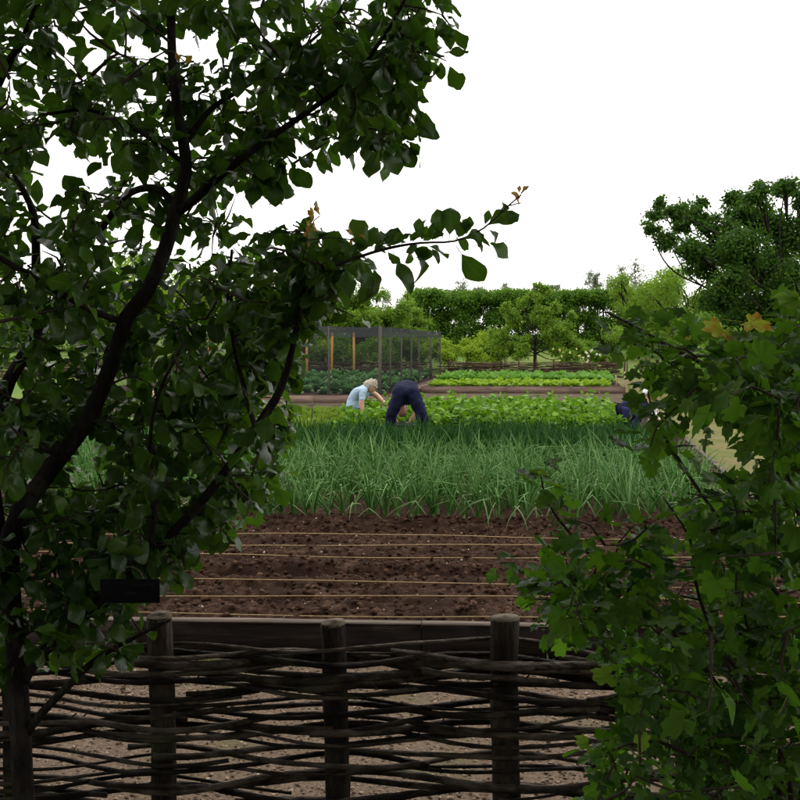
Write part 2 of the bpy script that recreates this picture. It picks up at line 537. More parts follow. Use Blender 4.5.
# gravel walk between the wattle fence and the beds
grid_sheet('gravel_path', np.linspace(-9, 9, 181), np.linspace(-3, 4.8, 80),
           lambda U, V, x, y: 0.004 + 0.012 * fbm(x, y, 1.4, 3) + 0.006, GRAVEL, bed=False)
# straw-coloured grass path down the right-hand side of the beds
grid_sheet('grass_path', np.linspace(1.78, 8.5, 60), np.linspace(4.95, 36, 200),
           lambda U, V, x, y: 0.006 + 0.03 * (fbm(x, y, 0.9, 4) + 0.3), PATH)
grid_sheet('earth_path', np.linspace(-14, 1.75, 90), np.linspace(19.2, 36, 120),
           lambda U, V, x, y: 0.004 + 0.02 * (fbm(x, y, 0.9, 4) + 0.3), EARTH)

BED_Z = 0.165


def soil_z(U, V, x, y):
    z = BED_Z + 0.035 * fbm(x, y, 1.1, 3) + 0.055 * fbm(x, y, 5.0, 3) + 0.075 * fbm(x, y, 15.0, 3)
    amp = np.clip(fbm(x, y, 0.8, 2) * 2.5 + 0.9, 0.4, 1.4)
    z = z - 0.085 * amp * np.exp(-((V - 5.87) / 0.075) ** 2) + 0.03 * np.exp(-((V - 6.03) / 0.08) ** 2) + 0.022 * np.exp(-((V - 5.68) / 0.07) ** 2)
    z = z + 0.014 * np.exp(-((V - 5.36) / 0.07) ** 2) + 0.014 * np.exp(-((V - 6.35) / 0.07) ** 2) + 0.012 * np.exp(-((V - 5.04) / 0.06) ** 2)
    z = z - 0.075 * amp * np.exp(-((V - 7.22) / 0.10) ** 2) + 0.03 * np.exp(-((V - 7.5) / 0.12) ** 2)
    for vs_ in (4.87, 5.2, 5.51, 6.19, 6.5, 6.81):
        z = z - 0.026 * np.exp(-((V - vs_ - 0.06) / 0.035) ** 2) + 0.012 * np.exp(-((V - vs_ + 0.04) / 0.05) ** 2)
    edge = np.minimum(V - 4.82, 1.0)
    return z - 0.02 * np.exp(-(edge / 0.03) ** 2)


vs = np.concatenate([np.arange(4.82, 7.7, 0.018), np.arange(7.7, 19.3, 0.12)])
grid_sheet('soil_bed', np.linspace(-7, 1.7, 390), vs, soil_z, SOIL)


def ico(seed, sub=1):
    bm = bmesh.new()
    bmesh.ops.create_icosphere(bm, subdivisions=sub, radius=1.0)
    r = np.random.default_rng(seed)
    V = np.array([v.co[:] for v in bm.verts])
    F = np.array([[l.vert.index for l in f.loops] for f in bm.faces])
    bm.free()
    V = V * (1 + 0.25 * r.standard_normal((len(V), 1))) * r.uniform(0.6, 1.2, (1, 3))
    return V, F, np.zeros((len(V), 2))


ICO = [ico(s) for s in range(6)]


def scatter_lumps(name, mat, xy, zf, smin, smax, power=2.0, sink=0.2):
    g = Geo()
    n = len(xy)
    s = smin + (smax - smin) * rng.random(n) ** power
    a = rng.random(n) * 6.283
    zz = zf(xy) + s * (0.5 - sink)
    which = rng.integers(0, len(ICO), n)
    c, si, o = np.cos(a), np.sin(a), np.zeros(n)
    M = np.stack([np.stack([c * s, -si * s, o, xy[:, 0]], 1), np.stack([si * s, c * s, o, xy[:, 1]], 1),
                  np.stack([o, o, s * 0.75, zz], 1)], 1)
    for k in range(len(ICO)):
        g.inst(ICO[k], M[which == k])
    return g.obj(name, mat, smooth=False)


def bed_xy(n, u0, u1, v0, v1, pw=1.0):
    u = rng.uniform(u0, u1, n); v = v0 + (v1 - v0) * rng.random(n) ** pw
    return np.stack([u + 0.17 * v, v - 0.04 * u], 1)


def soil_at(xy):
    v = (xy[:, 1] + 0.04 * xy[:, 0]) / (1 + 0.04 * 0.17)
    u = xy[:, 0] - 0.17 * v
    return soil_z(u, v, xy[:, 0], xy[:, 1])


tag(scatter_lumps('soil_clods', CLOD, np.concatenate([bed_xy(15000, -5, 1.65, 4.86, 7.7), bed_xy(2500, -5, 1.65, 7.0, 7.7), bed_xy(1500, -5, 1.65, 5.7, 6.1)]), soil_at, 0.003, 0.024, 4.0, 0.35),
    'crumbly brown clods of earth over the tilled bed', 'soil', kind='stuff')
tag(scatter_lumps('soil_stones', PALE, bed_xy(520, -5, 1.65, 4.86, 7.6), soil_at, 0.003, 0.009, 2.5),
    'tiny pale stones lying on the dark tilled soil', 'stones', kind='stuff')
pxy = np.stack([rng.uniform(-2.6, 2.6, 26000), rng.uniform(2.9, 4.76, 26000)], 1)
tag(scatter_lumps('pebbles', PEBBLE, pxy, lambda q: np.full(len(q), 0.007), 0.003, 0.011, 2.6),
    'loose pinkish grey pebbles on the walk behind the wattle fence', 'gravel', kind='stuff')


def plank(geo, a, b, z0, z1, thick, nrm):
    """a plank on edge from a to b (xy), growing by thick along nrm"""
    a, b, nrm = np.array(a[:2]), np.array(b[:2]), np.array(nrm[:2])
    n = max(2, int(np.linalg.norm(b - a) / 0.25))
    V, F = [], []
    for i in range(n + 1):
        p = a + (b - a) * i / n
        w = rng.uniform(-0.003, 0.003, 3)
        for (k, z) in ((0, z0), (1, z0), (1, z1), (0, z1)):
            q = p + nrm * (thick * k + w[k])
            V.append([q[0], q[1], z + (w[2] if z == z1 else 0)])
    for i in range(n):
        for k in range(4):
            F.append([4 * i + k, 4 * (i + 1) + k, 4 * (i + 1) + (k + 1) % 4, 4 * i + (k + 1) % 4])
    F += [[0, 1, 2, 3], [4 * n + 3, 4 * n + 2, 4 * n + 1, 4 * n]]
    geo.add(V, np.array(F))


def edging(name, label, group, u0, u1, v, joints, zt, mat_face, mat_top, thick=0.055, side=None, along='u'):
    t = empty(name, B((u0 + u1) / 2, v))
    off = np.array(t.location)
    tag(t, label, 'bed edging', group)
    cuts = [u0] + list(joints) + [u1]
    for a, b in zip(cuts[:-1], cuts[1:]):
        if along == 'u':
            pa, pb, nr = B(a + 0.002, v), B(b - 0.002, v), np.array([0.04, 1.0, 0])
        else:
            pa, pb, nr = B(v, a + 0.002), B(v, b - 0.002), np.array([1.0, -0.17, 0])
        dz = rng.uniform(-0.004, 0.004)
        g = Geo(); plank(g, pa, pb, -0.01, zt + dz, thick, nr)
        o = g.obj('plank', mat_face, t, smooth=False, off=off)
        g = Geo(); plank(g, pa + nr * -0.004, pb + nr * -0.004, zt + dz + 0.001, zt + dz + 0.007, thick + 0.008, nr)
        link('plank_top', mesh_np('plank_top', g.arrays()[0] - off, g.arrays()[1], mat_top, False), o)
    return t


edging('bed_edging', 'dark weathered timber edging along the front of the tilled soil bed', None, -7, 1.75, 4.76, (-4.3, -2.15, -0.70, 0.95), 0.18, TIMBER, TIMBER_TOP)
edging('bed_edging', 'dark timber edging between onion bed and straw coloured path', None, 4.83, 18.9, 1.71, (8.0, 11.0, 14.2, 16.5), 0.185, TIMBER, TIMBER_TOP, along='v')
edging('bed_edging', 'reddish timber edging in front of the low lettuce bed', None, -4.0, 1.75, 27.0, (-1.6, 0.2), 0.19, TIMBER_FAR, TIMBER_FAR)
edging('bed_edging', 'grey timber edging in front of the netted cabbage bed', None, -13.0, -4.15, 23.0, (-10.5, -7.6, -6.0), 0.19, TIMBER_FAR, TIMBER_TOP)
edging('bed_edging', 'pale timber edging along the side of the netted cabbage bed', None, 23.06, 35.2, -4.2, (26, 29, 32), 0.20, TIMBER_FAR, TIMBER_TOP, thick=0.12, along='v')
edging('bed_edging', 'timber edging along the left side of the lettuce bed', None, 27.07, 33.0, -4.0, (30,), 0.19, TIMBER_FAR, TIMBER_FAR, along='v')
# soil of the far beds
grid_sheet('soil_bed', np.linspace(-3.93, 1.7, 40), np.linspace(27.06, 33, 40), lambda U, V, x, y: 0.16 + 0.05 * fbm(x, y, 3.0, 3), SOIL)
grid_sheet('soil_bed', np.linspace(-13, -4.22, 60), np.linspace(23.06, 35, 60), lambda U, V, x, y: 0.16 + 0.05 * fbm(x, y, 3.0, 3), SOIL)

# ---------------------------------------------------------------- planting lines
for k, v_ in enumerate((4.87, 5.2, 5.51, 6.19, 6.5, 6.81)):
    words = ['string line stretched over soil right behind the timber edging', 'second string line over the soil behind the timber edging',
             'third string line over soil, just before the deeper furrow', 'string line over the soil just beyond the deeper furrow',
             'string line between two others on the onion side of the furrow', 'string line over tilled soil closest to the onions'][k]
    root = empty('string_line', B(-1.5, v_, BED_Z))
    off = np.array(root.location)
    tag(root, 'tan ' + words, 'string', 'planting string lines')
    us = np.linspace(-6.6, 1.45, 90)
    pts = np.array([B(u, v_ + 0.004 * math.sin(u * 3 + k), BED_Z + 0.035 + 0.012 * math.sin(u * 1.3 + k * 2) + 0.012 * fbm(np.array(u), np.array(v_), 1.5, 2)) for u in us])
    g = Geo(); tube(g, pts, 0.0040, 5)
    g.obj('string', STRING, root, off=off)
    for u in (-6.6, 1.45):
        g = Geo(); tube(g, [B(u, v_, 0.02), B(u, v_, BED_Z + 0.12)], [0.009, 0.011], 6)
        g.obj('peg', STAKE_PALE, root, off=off)

# ---------------------------------------------------------------- vegetables
def blade(geo, base, az, lean, L, r, kink=None, sides=4, n=6, droop=1.0):
    t = np.linspace(0, 1, n + 1)
    ang = lean + droop * 0.9 * t ** 1.8
    if kink: ang = np.where(t > kink[0], ang + kink[1], ang)
    step = L / n
    h = np.cumsum(np.sin(ang) * step) - np.sin(ang[0]) * step
    z = np.cumsum(np.cos(ang) * step) - np.cos(ang[0]) * step
    p = np.stack([base[0] + h * math.cos(az), base[1] + h * math.sin(az), base[2] + z], 1)
    tube(geo, p, r * np.array([0.7, 1.0, 1.0, 0.85, 0.6, 0.35, 0.08])[:n + 1], sides, cap=False)


def onion_tmpl(seed, h, nl, spread):
    global rng
    keep, rng = rng, np.random.default_rng(seed)
    g = Geo()
    tube(g, [[0, 0, -0.03], [0, 0, 0.03], [0, 0, 0.07]], [0.013, 0.014, 0.008], 5, cap=False)
    for i in range(nl):
        kink = (rng.uniform(0.4, 0.7), rng.uniform(0.6, 1.6)) if rng.random() < 0.3 else None
        blade(g, (0, 0, 0.05), rng.uniform(0, 6.283), abs(rng.normal(0, spread)) + 0.04, h * rng.uniform(0.65, 1.1), rng.uniform(0.0045, 0.0085), kink, droop=rng.uniform(0.1, 1.1))
    rng = keep
    return g.arrays()


ON_T = [onion_tmpl(s, 0.50, 7 + s % 3, 0.27) for s in range(10)]
ON_M = [mesh_np('onion_plant', *t_[:2], ONION, True, t_[2]) for t_ in ON_T]
spots = []
for v_ in np.arange(7.58, 10.3, 0.25):
    for u in np.arange(-5.4, 1.22, 0.105):
        uu, vv = u + rng.normal(0, 0.025), v_ + rng.normal(0, 0.03)
        if rng.random() < 0.10 or fbm(np.array(uu), np.array(vv), 1.1, 2) < -0.17: continue
        spots.append((uu, vv))
vis = []
for (u, v_) in spots:
    p = B(u, v_, 0)
    a, b, _ = project(p)
    vis.append(40 < a[0] < 740)
near = [s for s, k in zip(spots, vis) if k][:300]
rest = [s for s in spots if s not in set(near)]
for i, (u, v_) in enumerate(near):
    o = link('onion_plant', ON_M[rng.integers(0, 10)])
    p = B(u, v_, 0)
    o.location = (p[0], p[1], BED_Z - 0.005 + float(rng.uniform(-0.01, 0.01)))
    s = rng.uniform(0.82, 1.12)
    o.scale = (s, s, s)
    o.rotation_euler = (rng.normal(0, 0.05), rng.normal(0, 0.05), rng.uniform(0, 6.283))
    tag(o, 'blue green onion plant in the front rows of the onion bed', 'onion', 'onions in the front rows')


def stamp_plants(geo, tmpls, xyz, smin, smax, tilt=0.06):
    n = len(xyz)
    which = rng.integers(0, len(tmpls), n)
    a = rng.uniform(0, 6.283, n); s = rng.uniform(smin, smax, n)
    tx, ty = rng.normal(0, tilt, n), rng.normal(0, tilt, n)
    up = unit(np.stack([tx, ty, np.ones(n)], 1))
    d = np.stack([np.cos(a), np.sin(a), np.zeros(n)], 1)
    M = frames(np.asarray(xyz), unit(d - up * (d * up).sum(1, keepdims=True)), up, s)
    for k in range(len(tmpls)):
        geo.inst(tmpls[k], M[which == k])


g = Geo()
stamp_plants(g, ON_T, np.array([B(u, v_, BED_Z) for (u, v_) in rest]), 0.82, 1.1)
tag(g.obj('onion_rows', ONION), 'blue green onion tops massed behind the front rows', 'onions', kind='stuff')
# a few flopped, paler leaves
g = Geo()
for i in range(150):
    u, v_ = rng.uniform(-4.5, 1.4), 7.5 + rng.random() ** 2 * 2.4
    blade(g, B(u, v_, BED_Z + 0.03), rng.uniform(0, 6.283), rng.uniform(0.2, 0.9), rng.uniform(0.35, 0.6), 0.006, (0.45, rng.uniform(0.4, 1.4)), droop=1.0)
tag(g.obj('flopped_onion_leaves', ONION_DRY), 'pale bent onion leaves drooping out of the onion rows', 'onion leaves', kind='stuff')


def chive_tmpl(seed):
    global rng
    keep, rng = rng, np.random.default_rng(seed)
    g = Geo()
    for i in range(22):
        blade(g, (rng.normal(0, 0.05), rng.normal(0, 0.05), 0), rng.uniform(0, 6.283), abs(rng.normal(0, 0.14)), rng.uniform(0.28, 0.44), rng.uniform(0.004, 0.007), None, sides=3, n=4, droop=0.3)
    rng = keep
    return g.arrays()


CH = [chive_tmpl(40 + s) for s in range(6)]
xyz = np.array([B(u + rng.normal(0, 0.03), v_ + rng.normal(0, 0.03), BED_Z) for v_ in np.arange(10.4, 12.5, 0.22) for u in np.arange(-6.5, 1.3, 0.17)])
g = Geo(); stamp_plants(g, CH, xyz, 0.8, 1.12)
tag(g.obj('chive_rows', LEEK), 'dark green upright chive like rows between onions and leafy celery', 'chives', kind='stuff')

# small leaf templates (2, 4 and 8 triangles)
L2 = (np.array([[0, 0, 0], [0.32, 0.5, 0.06], [0, 1.0, -0.06], [-0.32, 0.5, 0.06]], float), np.array([[0, 1, 2], [0, 2, 3]]), np.array([[.5, 0], [1, .5], [.5, 1], [0, .5]]))
L6 = (np.array([[0, 0, 0], [.36, .3, .07], [.42, .62, .05], [0, 1.0, -.12], [-.42, .62, .05], [-.36, .3, .07], [0, .5, 0]], float),
      np.array([[0, 1, 6], [1, 2, 6], [2, 3, 6], [3, 4, 6], [4, 5, 6], [5, 0, 6]]), np.array([[.5, 0], [1, .3], [1, .6], [.5, 1], [0, .6], [0, .3], [.5, .5]]))


def celery_tmpl(seed):
    global rng
    keep, rng = rng, np.random.default_rng(seed)
    g = Geo()
    for i in range(15):
        az = rng.uniform(0, 6.283); lean = rng.uniform(0.05, 0.75); L = rng.uniform(0.26, 0.44) * (1.05 - 0.3 * lean)
        t = np.linspace(0, 1, 4)
        a_ = lean + 0.35 * t ** 2
        hx = L * t * np.sin(a_); hz = L * t * np.cos(a_)
        p = np.stack([hx * math.cos(az), hx * math.sin(az), hz], 1)
        tube(g, p, [0.008, 0.007, 0.005, 0.003], 3, cap=False)
        n = 8
        k = rng.choice([2, 3, 3], n)
        pos = p[k] + rng.normal(0, 0.028, (n, 3))
        d = rng.normal(0, 1, (n, 3)) + np.array([math.cos(az), math.sin(az), 0.1]) * 0.8
        nr = rng.normal(0, 0.45, (n, 3)) + np.array([0, 0, 1.0])
        g.inst(L6, frames(pos, d, nr, rng.uniform(0.06, 0.105, n), 1.0))
    rng = keep
    return g.arrays()


CE = [celery_tmpl(60 + s) for s in range(7)]
CE_M = [mesh_np('celery_plant', t_[0], t_[1], CELERY, True, t_[2]) for t_ in CE]
for v_ in np.arange(13.75, 17.6, 0.36):
    for u in np.arange(-3.0, 0.75, 0.27):
        p = B(u + rng.normal(0, 0.03), v_ + rng.normal(0, 0.04))
        # the stooping and kneeling gardeners keep their spot clear
        if (p[0] + 0.62) ** 2 / 0.09 + (p[1] - 15.35) ** 2 / 0.12 < 1: continue
        if -0.15 < p[0] < 0.30 and p[1] < 13.95: continue
        o = link('celery_plant', CE_M[rng.integers(0, 7)], None, (p[0], p[1], BED_Z))
        s = rng.uniform(0.78, 1.22) * (1.0 if rng.random() > 0.08 else 1.2)
        o.scale = (s, s, s); o.rotation_euler = (0, 0, rng.uniform(0, 6.283))
        tag(o, 'bright green leafy celery plant in the bed where gardeners stoop', 'celery', 'celery plants')


def rosette_tmpl(seed, n, L, up0, up1, tm=L6, wid=1.2):
    r = np.random.default_rng(seed)
    g = Geo()
    az = np.arange(n) * 2.4 + r.normal(0, 0.3, n)
    el = np.linspace(up0, up1, n) + r.normal(0, 0.12, n)
    d = np.stack([np.cos(az) * np.cos(el), np.sin(az) * np.cos(el), np.sin(el)], 1)
    nr = np.stack([-np.cos(az) * np.sin(el), -np.sin(az) * np.sin(el), np.cos(el)], 1) + r.normal(0, 0.25, (n, 3))
    g.inst(tm, frames(np.zeros((n, 3)) + np.array([0, 0, 0.02]), d, nr, L * r.uniform(0.75, 1.15, n), wid))
    return g.arrays()


LE = [mesh_np('lettuce_plant', *(lambda t_: (t_[0], t_[1], LETTUCE, True, t_[2]))(rosette_tmpl(80 + s, 13, 0.20, 0.2, 1.3))) for s in range(4)]
SP = [mesh_np('spinach_plant', *(lambda t_: (t_[0], t_[1], BEET, True, t_[2]))(rosette_tmpl(90 + s, 14, 0.30, 0.4, 1.35))) for s in range(4)]
CB = [mesh_np('cabbage_plant', *(lambda t_: (t_[0], t_[1], CABBAGE, True, t_[2]))(rosette_tmpl(95 + s, 26, 0.34, 0.1, 1.35, wid=1.1))) for s in range(4)]
for r_, v_ in enumerate(np.arange(27.35, 32.8, 0.42)):
    let = r_ < 5
    for u in np.arange(-3.7, 1.5, 0.29 if let else 0.36):
        p = B(u + rng.normal(0, 0.03), v_ + rng.normal(0, 0.03))
        o = link('lettuce_plant' if let else 'spinach_plant', (LE if let else SP)[rng.integers(0, 4)], None, (p[0], p[1], 0.15))
        s = rng.uniform(0.85, 1.2); o.scale = (s, s, s); o.rotation_euler = (0, 0, rng.uniform(0, 6.283))
        if let: tag(o, 'yellow green lettuce in the front rows of the far bed', 'lettuce', 'lettuces in the far bed')
        else: tag(o, 'darker green spinach plant in the back rows of the far bed', 'spinach', 'spinach in the far bed')
for v_ in np.arange(24.0, 34.5, 0.70):
    for u in np.arange(-9.5, -4.7, 0.58):
        p = B(u + rng.normal(0, 0.06), v_ + rng.normal(0, 0.06))
        o = link('cabbage_plant', CB[rng.integers(0, 4)], None, (p[0], p[1], 0.15))
        s = rng.uniform(0.55, 0.95); o.scale = (s, s, s); o.rotation_euler = (0, 0, rng.uniform(0, 6.283))
        tag(o, 'blue green cabbage plant growing inside the netting cage', 'cabbage', 'cabbages under the netting')

# low seedlings and weeds to the left of the celery
g = Geo()
n = 3400
u = rng.uniform(-7, -3.2, n); v_ = rng.choice(np.arange(13.2, 19, 0.75), n) + rng.normal(0, 0.13, n)
pos = np.stack([u + 0.17 * v_, v_ - 0.04 * u, np.full(n, BED_Z)], 1)
d = rng.normal(0, 1, (n, 3)); d[:, 2] = rng.uniform(0.5, 2.0, n)
g.inst(L2, frames(pos, d, rng.normal(0, 1, (n, 3)), rng.uniform(0.06, 0.16, n)))
tag(g.obj('seedling_rows', WEED), 'pale green seedling rows on the open soil beside the celery', 'seedlings', kind='stuff')
# coarse grass and moss at the foot of fences and on the paths
g = Geo()
n = 9000
pos = np.concatenate([bed_xy(n // 2, 1.85, 8.0, 6, 30), np.stack([rng.uniform(-2.6, 2.6, n // 40), rng.normal(4.70, 0.03, n // 40)], 1), bed_xy(n // 4, -14, 2, 34.8, 36.2)])
keepm = fbm(pos[:, 0], pos[:, 1], 0.7, 3) > -0.03
pos = np.concatenate([pos, np.full((len(pos), 1), 0.01)], 1)[keepm]
d = rng.normal(0, 0.6, (len(pos), 3)); d[:, 2] = 1.0
g.inst(L2, frames(pos, d, rng.normal(0, 1, pos.shape), rng.uniform(0.02, 0.06, len(pos)), 0.4))
tag(g.obj('grass_tufts', WEED), 'short sparse grass tufts along the garden paths', 'grass', kind='stuff')

# ---------------------------------------------------------------- net cage
def cage_pt(u, v): return B(u, v)


NET, N_, L_, out_ = newmat('net')
b_ = N_.new('ShaderNodeBsdfDiffuse'); b_.inputs['Color'].default_value = (0.030, 0.032, 0.036, 1)
t_ = N_.new('ShaderNodeBsdfTransparent')
m_ = N_.new('ShaderNodeMixShader'); m_.inputs['Fac'].default_value = 0.30
L_.new(t_.outputs[0], m_.inputs[1]); L_.new(b_.outputs[0], m_.inputs[2]); L_.new(m_.outputs[0], out_.inputs['Surface'])
NET2, N_, L_, out_ = newmat('net_band')  # denser net for the added dark band along the wall tops
b_ = N_.new('ShaderNodeBsdfDiffuse'); b_.inputs['Color'].default_value = (0.06, 0.062, 0.07, 1)
t_ = N_.new('ShaderNodeBsdfTransparent')
m_ = N_.new('ShaderNodeMixShader'); m_.inputs['Fac'].default_value = 0.66
L_.new(t_.outputs[0], m_.inputs[1]); L_.new(b_.outputs[0], m_.inputs[2]); L_.new(m_.outputs[0], out_.inputs['Surface'])

CU0, CU1, CV0, CV1 = -12.0, -4.45, 23.3, 34.8
cage = empty('net_cage', B((CU0 + CU1) / 2, CV0))
tag(cage, 'tall walk in cage of dark netting on posts over the cabbages', 'net cage')
coff = np.array(cage.location)
CZ = 1.86


def cz(v): return CZ - 0.10 * (v - CV0) / (CV1 - CV0)


def net_wall(a, b, za, zb, mat, name, z0=0.05, n=24, sag=0.05):
    t = np.linspace(0, 1, n + 1)
    p = np.array(a)[None] * (1 - t[:, None]) + np.array(b)[None] * t[:, None]
    top = za * (1 - t) + zb * t - sag * np.abs(np.sin(t * math.pi * 6))
    lo = np.full(n + 1, z0) if np.isscalar(z0) else z0[0] * (1 - t) + z0[1] * t - sag * np.abs(np.sin(t * math.pi * 6))
    V = np.concatenate([np.stack([p[:, 0], p[:, 1], lo], 1), np.stack([p[:, 0], p[:, 1], top], 1)])
    i = np.arange(n)
    link(name, mesh_np(name, V - coff, np.stack([i, i + 1, i + n + 2, i + n + 1], 1), mat), cage)


net_wall(B(CU1, CV0), B(CU1, CV1), cz(CV0), cz(CV1), NET, 'net_wall')
net_wall(B(CU0, CV0), B(CU1, CV0), cz(CV0), cz(CV0), NET, 'net_wall')
net_wall(B(CU0, CV1), B(CU1, CV1), cz(CV1), cz(CV1), NET, 'net_wall')
d_ = np.array([0.02, -0.02, 0])  # added band imitates the dark roof underside seen at a grazing angle
net_wall(B(CU1, CV0) + d_, B(CU1, CV1) + d_, cz(CV0) + 0.01, cz(CV1) + 0.01, NET2, 'added_net_band', z0=(cz(CV0) - 0.24, cz(CV1) - 0.18), sag=0.03)
net_wall(B(CU0, CV0) + d_, B(CU1, CV0) + d_, cz(CV0) + 0.01, cz(CV0) + 0.01, NET2, 'added_net_band', z0=(cz(CV0) - 0.24, cz(CV0) - 0.24), sag=0.03)
# roof net, sagging between the posts
us, vs2 = np.linspace(CU0, CU1, 25), np.linspace(CV0, CV1, 25)
U, V = np.meshgrid(us, vs2)
zz = CZ - 0.10 * (V - CV0) / (CV1 - CV0) - 0.06 * np.abs(np.sin((U - CU0) * 2.1)) * np.abs(np.sin((V - CV0) * 1.6))
i = (np.arange(24)[:, None] * 25 + np.arange(24)[None]).ravel()
link('net_roof', mesh_np('net_roof', np.stack([(U + 0.17 * V).ravel(), (V - 0.04 * U).ravel(), zz.ravel()], 1) - coff, np.stack([i, i + 1, i + 26, i + 25], 1), NET), cage)


def post(parent, off, p, z0, z1, r, mat, name='post', sides=6, lump=0.03):
    g = Geo()
    tube(g, [[p[0], p[1], z0], [p[0], p[1], (z0 + z1) / 2], [p[0] + rng.normal(0, 0.006), p[1], z1]], r, sides, lump)
    return g.obj(name, mat, parent, off=off)


for f in (0, 0.12, 0.27, 0.42, 0.55, 0.78, 1.0):
    post(cage, coff, B(CU1, CV0 + f * (CV1 - CV0)), -0.02, cz(CV0 + f * (CV1 - CV0)), 0.045 if f == 0 else 0.026, GREY_POST)
for u_ in np.arange(CU1 - 1.25, CU0, -1.25):
    post(cage, coff, B(u_, CV0), -0.02, CZ, 0.028, GREY_POST)
for px in (184, 208, 233, 259, 283, 307, 332, 354):
    q = P(px, 376, 33.6)
    post(cage, coff, q, 0.1, 1.74, 0.042, ORANGE_POST)

# ---------------------------------------------------------------- far wattle fence
def far_fence(a, b, h, label, npost, zb=0.0):
    a, b = np.array(a, float), np.array(b, float)
    t = empty('wattle_fence', tuple((a + b) / 2)); off = np.array(t.location)
    tag(t, label, 'fence')
    L = np.linalg.norm(b - a); d = (b - a) / L; nr = np.array([-d[1], d[0], 0])
    for k in range(npost + 1):
        p = a + d * L * k / npost
        post(t, off, p, -0.05, h + rng.uniform(0.06, 0.2), 0.035, WICKER_FAR, sides=6)
    g = Geo()
    z = 0.04
    r_ = 0
    while z < h:
        s = rng.uniform(0, 1.5)
        while s < L:
            ln = min(rng.uniform(2.0, 3.5), L - s)
            if ln > 0.4:
                tt = np.arange(0, ln, 0.22)
                ph = (s + tt) * math.pi / (L / npost) + r_ * math.pi
                pts = a + d * (s + tt)[:, None] + nr * (0.05 * np.cos(ph))[:, None]
                pts[:, 2] = z + 0.02 * np.sin(tt * 3 + s) + rng.normal(0, 0.006, len(tt))
                tube(g, pts, np.linspace(0.021, 0.014, len(tt)), 4)
            s += ln + 0.02
        z += rng.uniform(0.017, 0.032); r_ += 1
    o = g.obj('woven_rods', WICKER_FAR, t, off=off); o['kind'] = 'stuff'
    return t


FF = [P(430, 379, 36.3), P(625, 379, 36.1), P(735, 380, 35.8)]
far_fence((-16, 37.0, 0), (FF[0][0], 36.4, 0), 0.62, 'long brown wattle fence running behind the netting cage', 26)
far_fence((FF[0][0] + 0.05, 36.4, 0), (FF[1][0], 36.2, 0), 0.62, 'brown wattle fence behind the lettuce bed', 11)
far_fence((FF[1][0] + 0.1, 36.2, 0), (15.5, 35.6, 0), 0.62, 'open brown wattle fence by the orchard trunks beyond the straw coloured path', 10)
# pale stakes at the corner of the lettuce bed
for k, px in enumerate((624, 629, 616)):
    q = P(px, 392, 27.2 + (1.2 if k == 2 else 0.1 * k))
    g = Geo(); tube(g, [[0, 0, 0], [0.01, 0, 0.3], [0.015 - 0.03 * (k == 2), 0, 0.62 - 0.08 * k]], 0.022, 6)
    o = g.obj('garden_stake', STAKE_PALE); o.location = (q[0], q[1], 0)
    tag(o, 'thin pale wooden stake at the right corner of the lettuce bed', 'stake', 'stakes by the lettuce bed')
# short stick among the seedlings
q = P(312, 420, 16.5)
root = empty('marker_stick', (q[0], q[1], BED_Z)); tag(root, 'short grey marker stick with crosspiece among the seedling rows', 'stick')
g = Geo(); tube(g, [[0, 0, -0.05], [0.005, 0, 0.34]], 0.014, 6); g.obj('stick', GREY_POST, root)
g = Geo(); tube(g, [[-0.06, 0.012, 0.27], [0.065, 0.012, 0.285]], 0.011, 6); g.obj('crosspiece', GREY_POST, root)

# ---------------------------------------------------------------- background vegetation
def clump_leaves(geo, centers, radii, n, s0, s1, tm=L2, shell=0.35, squash=0.8, up=0.35, wid=1.0):
    """leaves through the volume of clumps (ellipsoids), denser near their surface"""
    c = np.asarray(centers, float); r = np.asarray(radii, float)
    w = r ** 2; w = w / w.sum()
    k = rng.choice(len(c), n, p=w)
    d = unit(rng.standard_normal((n, 3)))
    f = 1 - shell * rng.random(n) ** 1.3 * (1.0 + 0.8 * rng.random(n))
    f = f + 0.17 * rng.standard_normal(n) + 0.35 * (rng.random(n) < 0.10) * rng.random(n)
    off = d * (r[k] * f)[:, None]
    off[:, 2] *= squash
    pos = c[k] + off
    nr = unit(d + np.array([0, 0, up]) + rng.normal(0, 0.55, (n, 3)))
    ld = rng.normal(0, 1, (n, 3)) + d * 0.5
    ld[:, 2] -= 0.2
    geo.inst(tm, frames(pos, ld - nr * (ld * nr).sum(1, keepdims=True) * 0.8, nr, rng.uniform(s0, s1, n), wid))


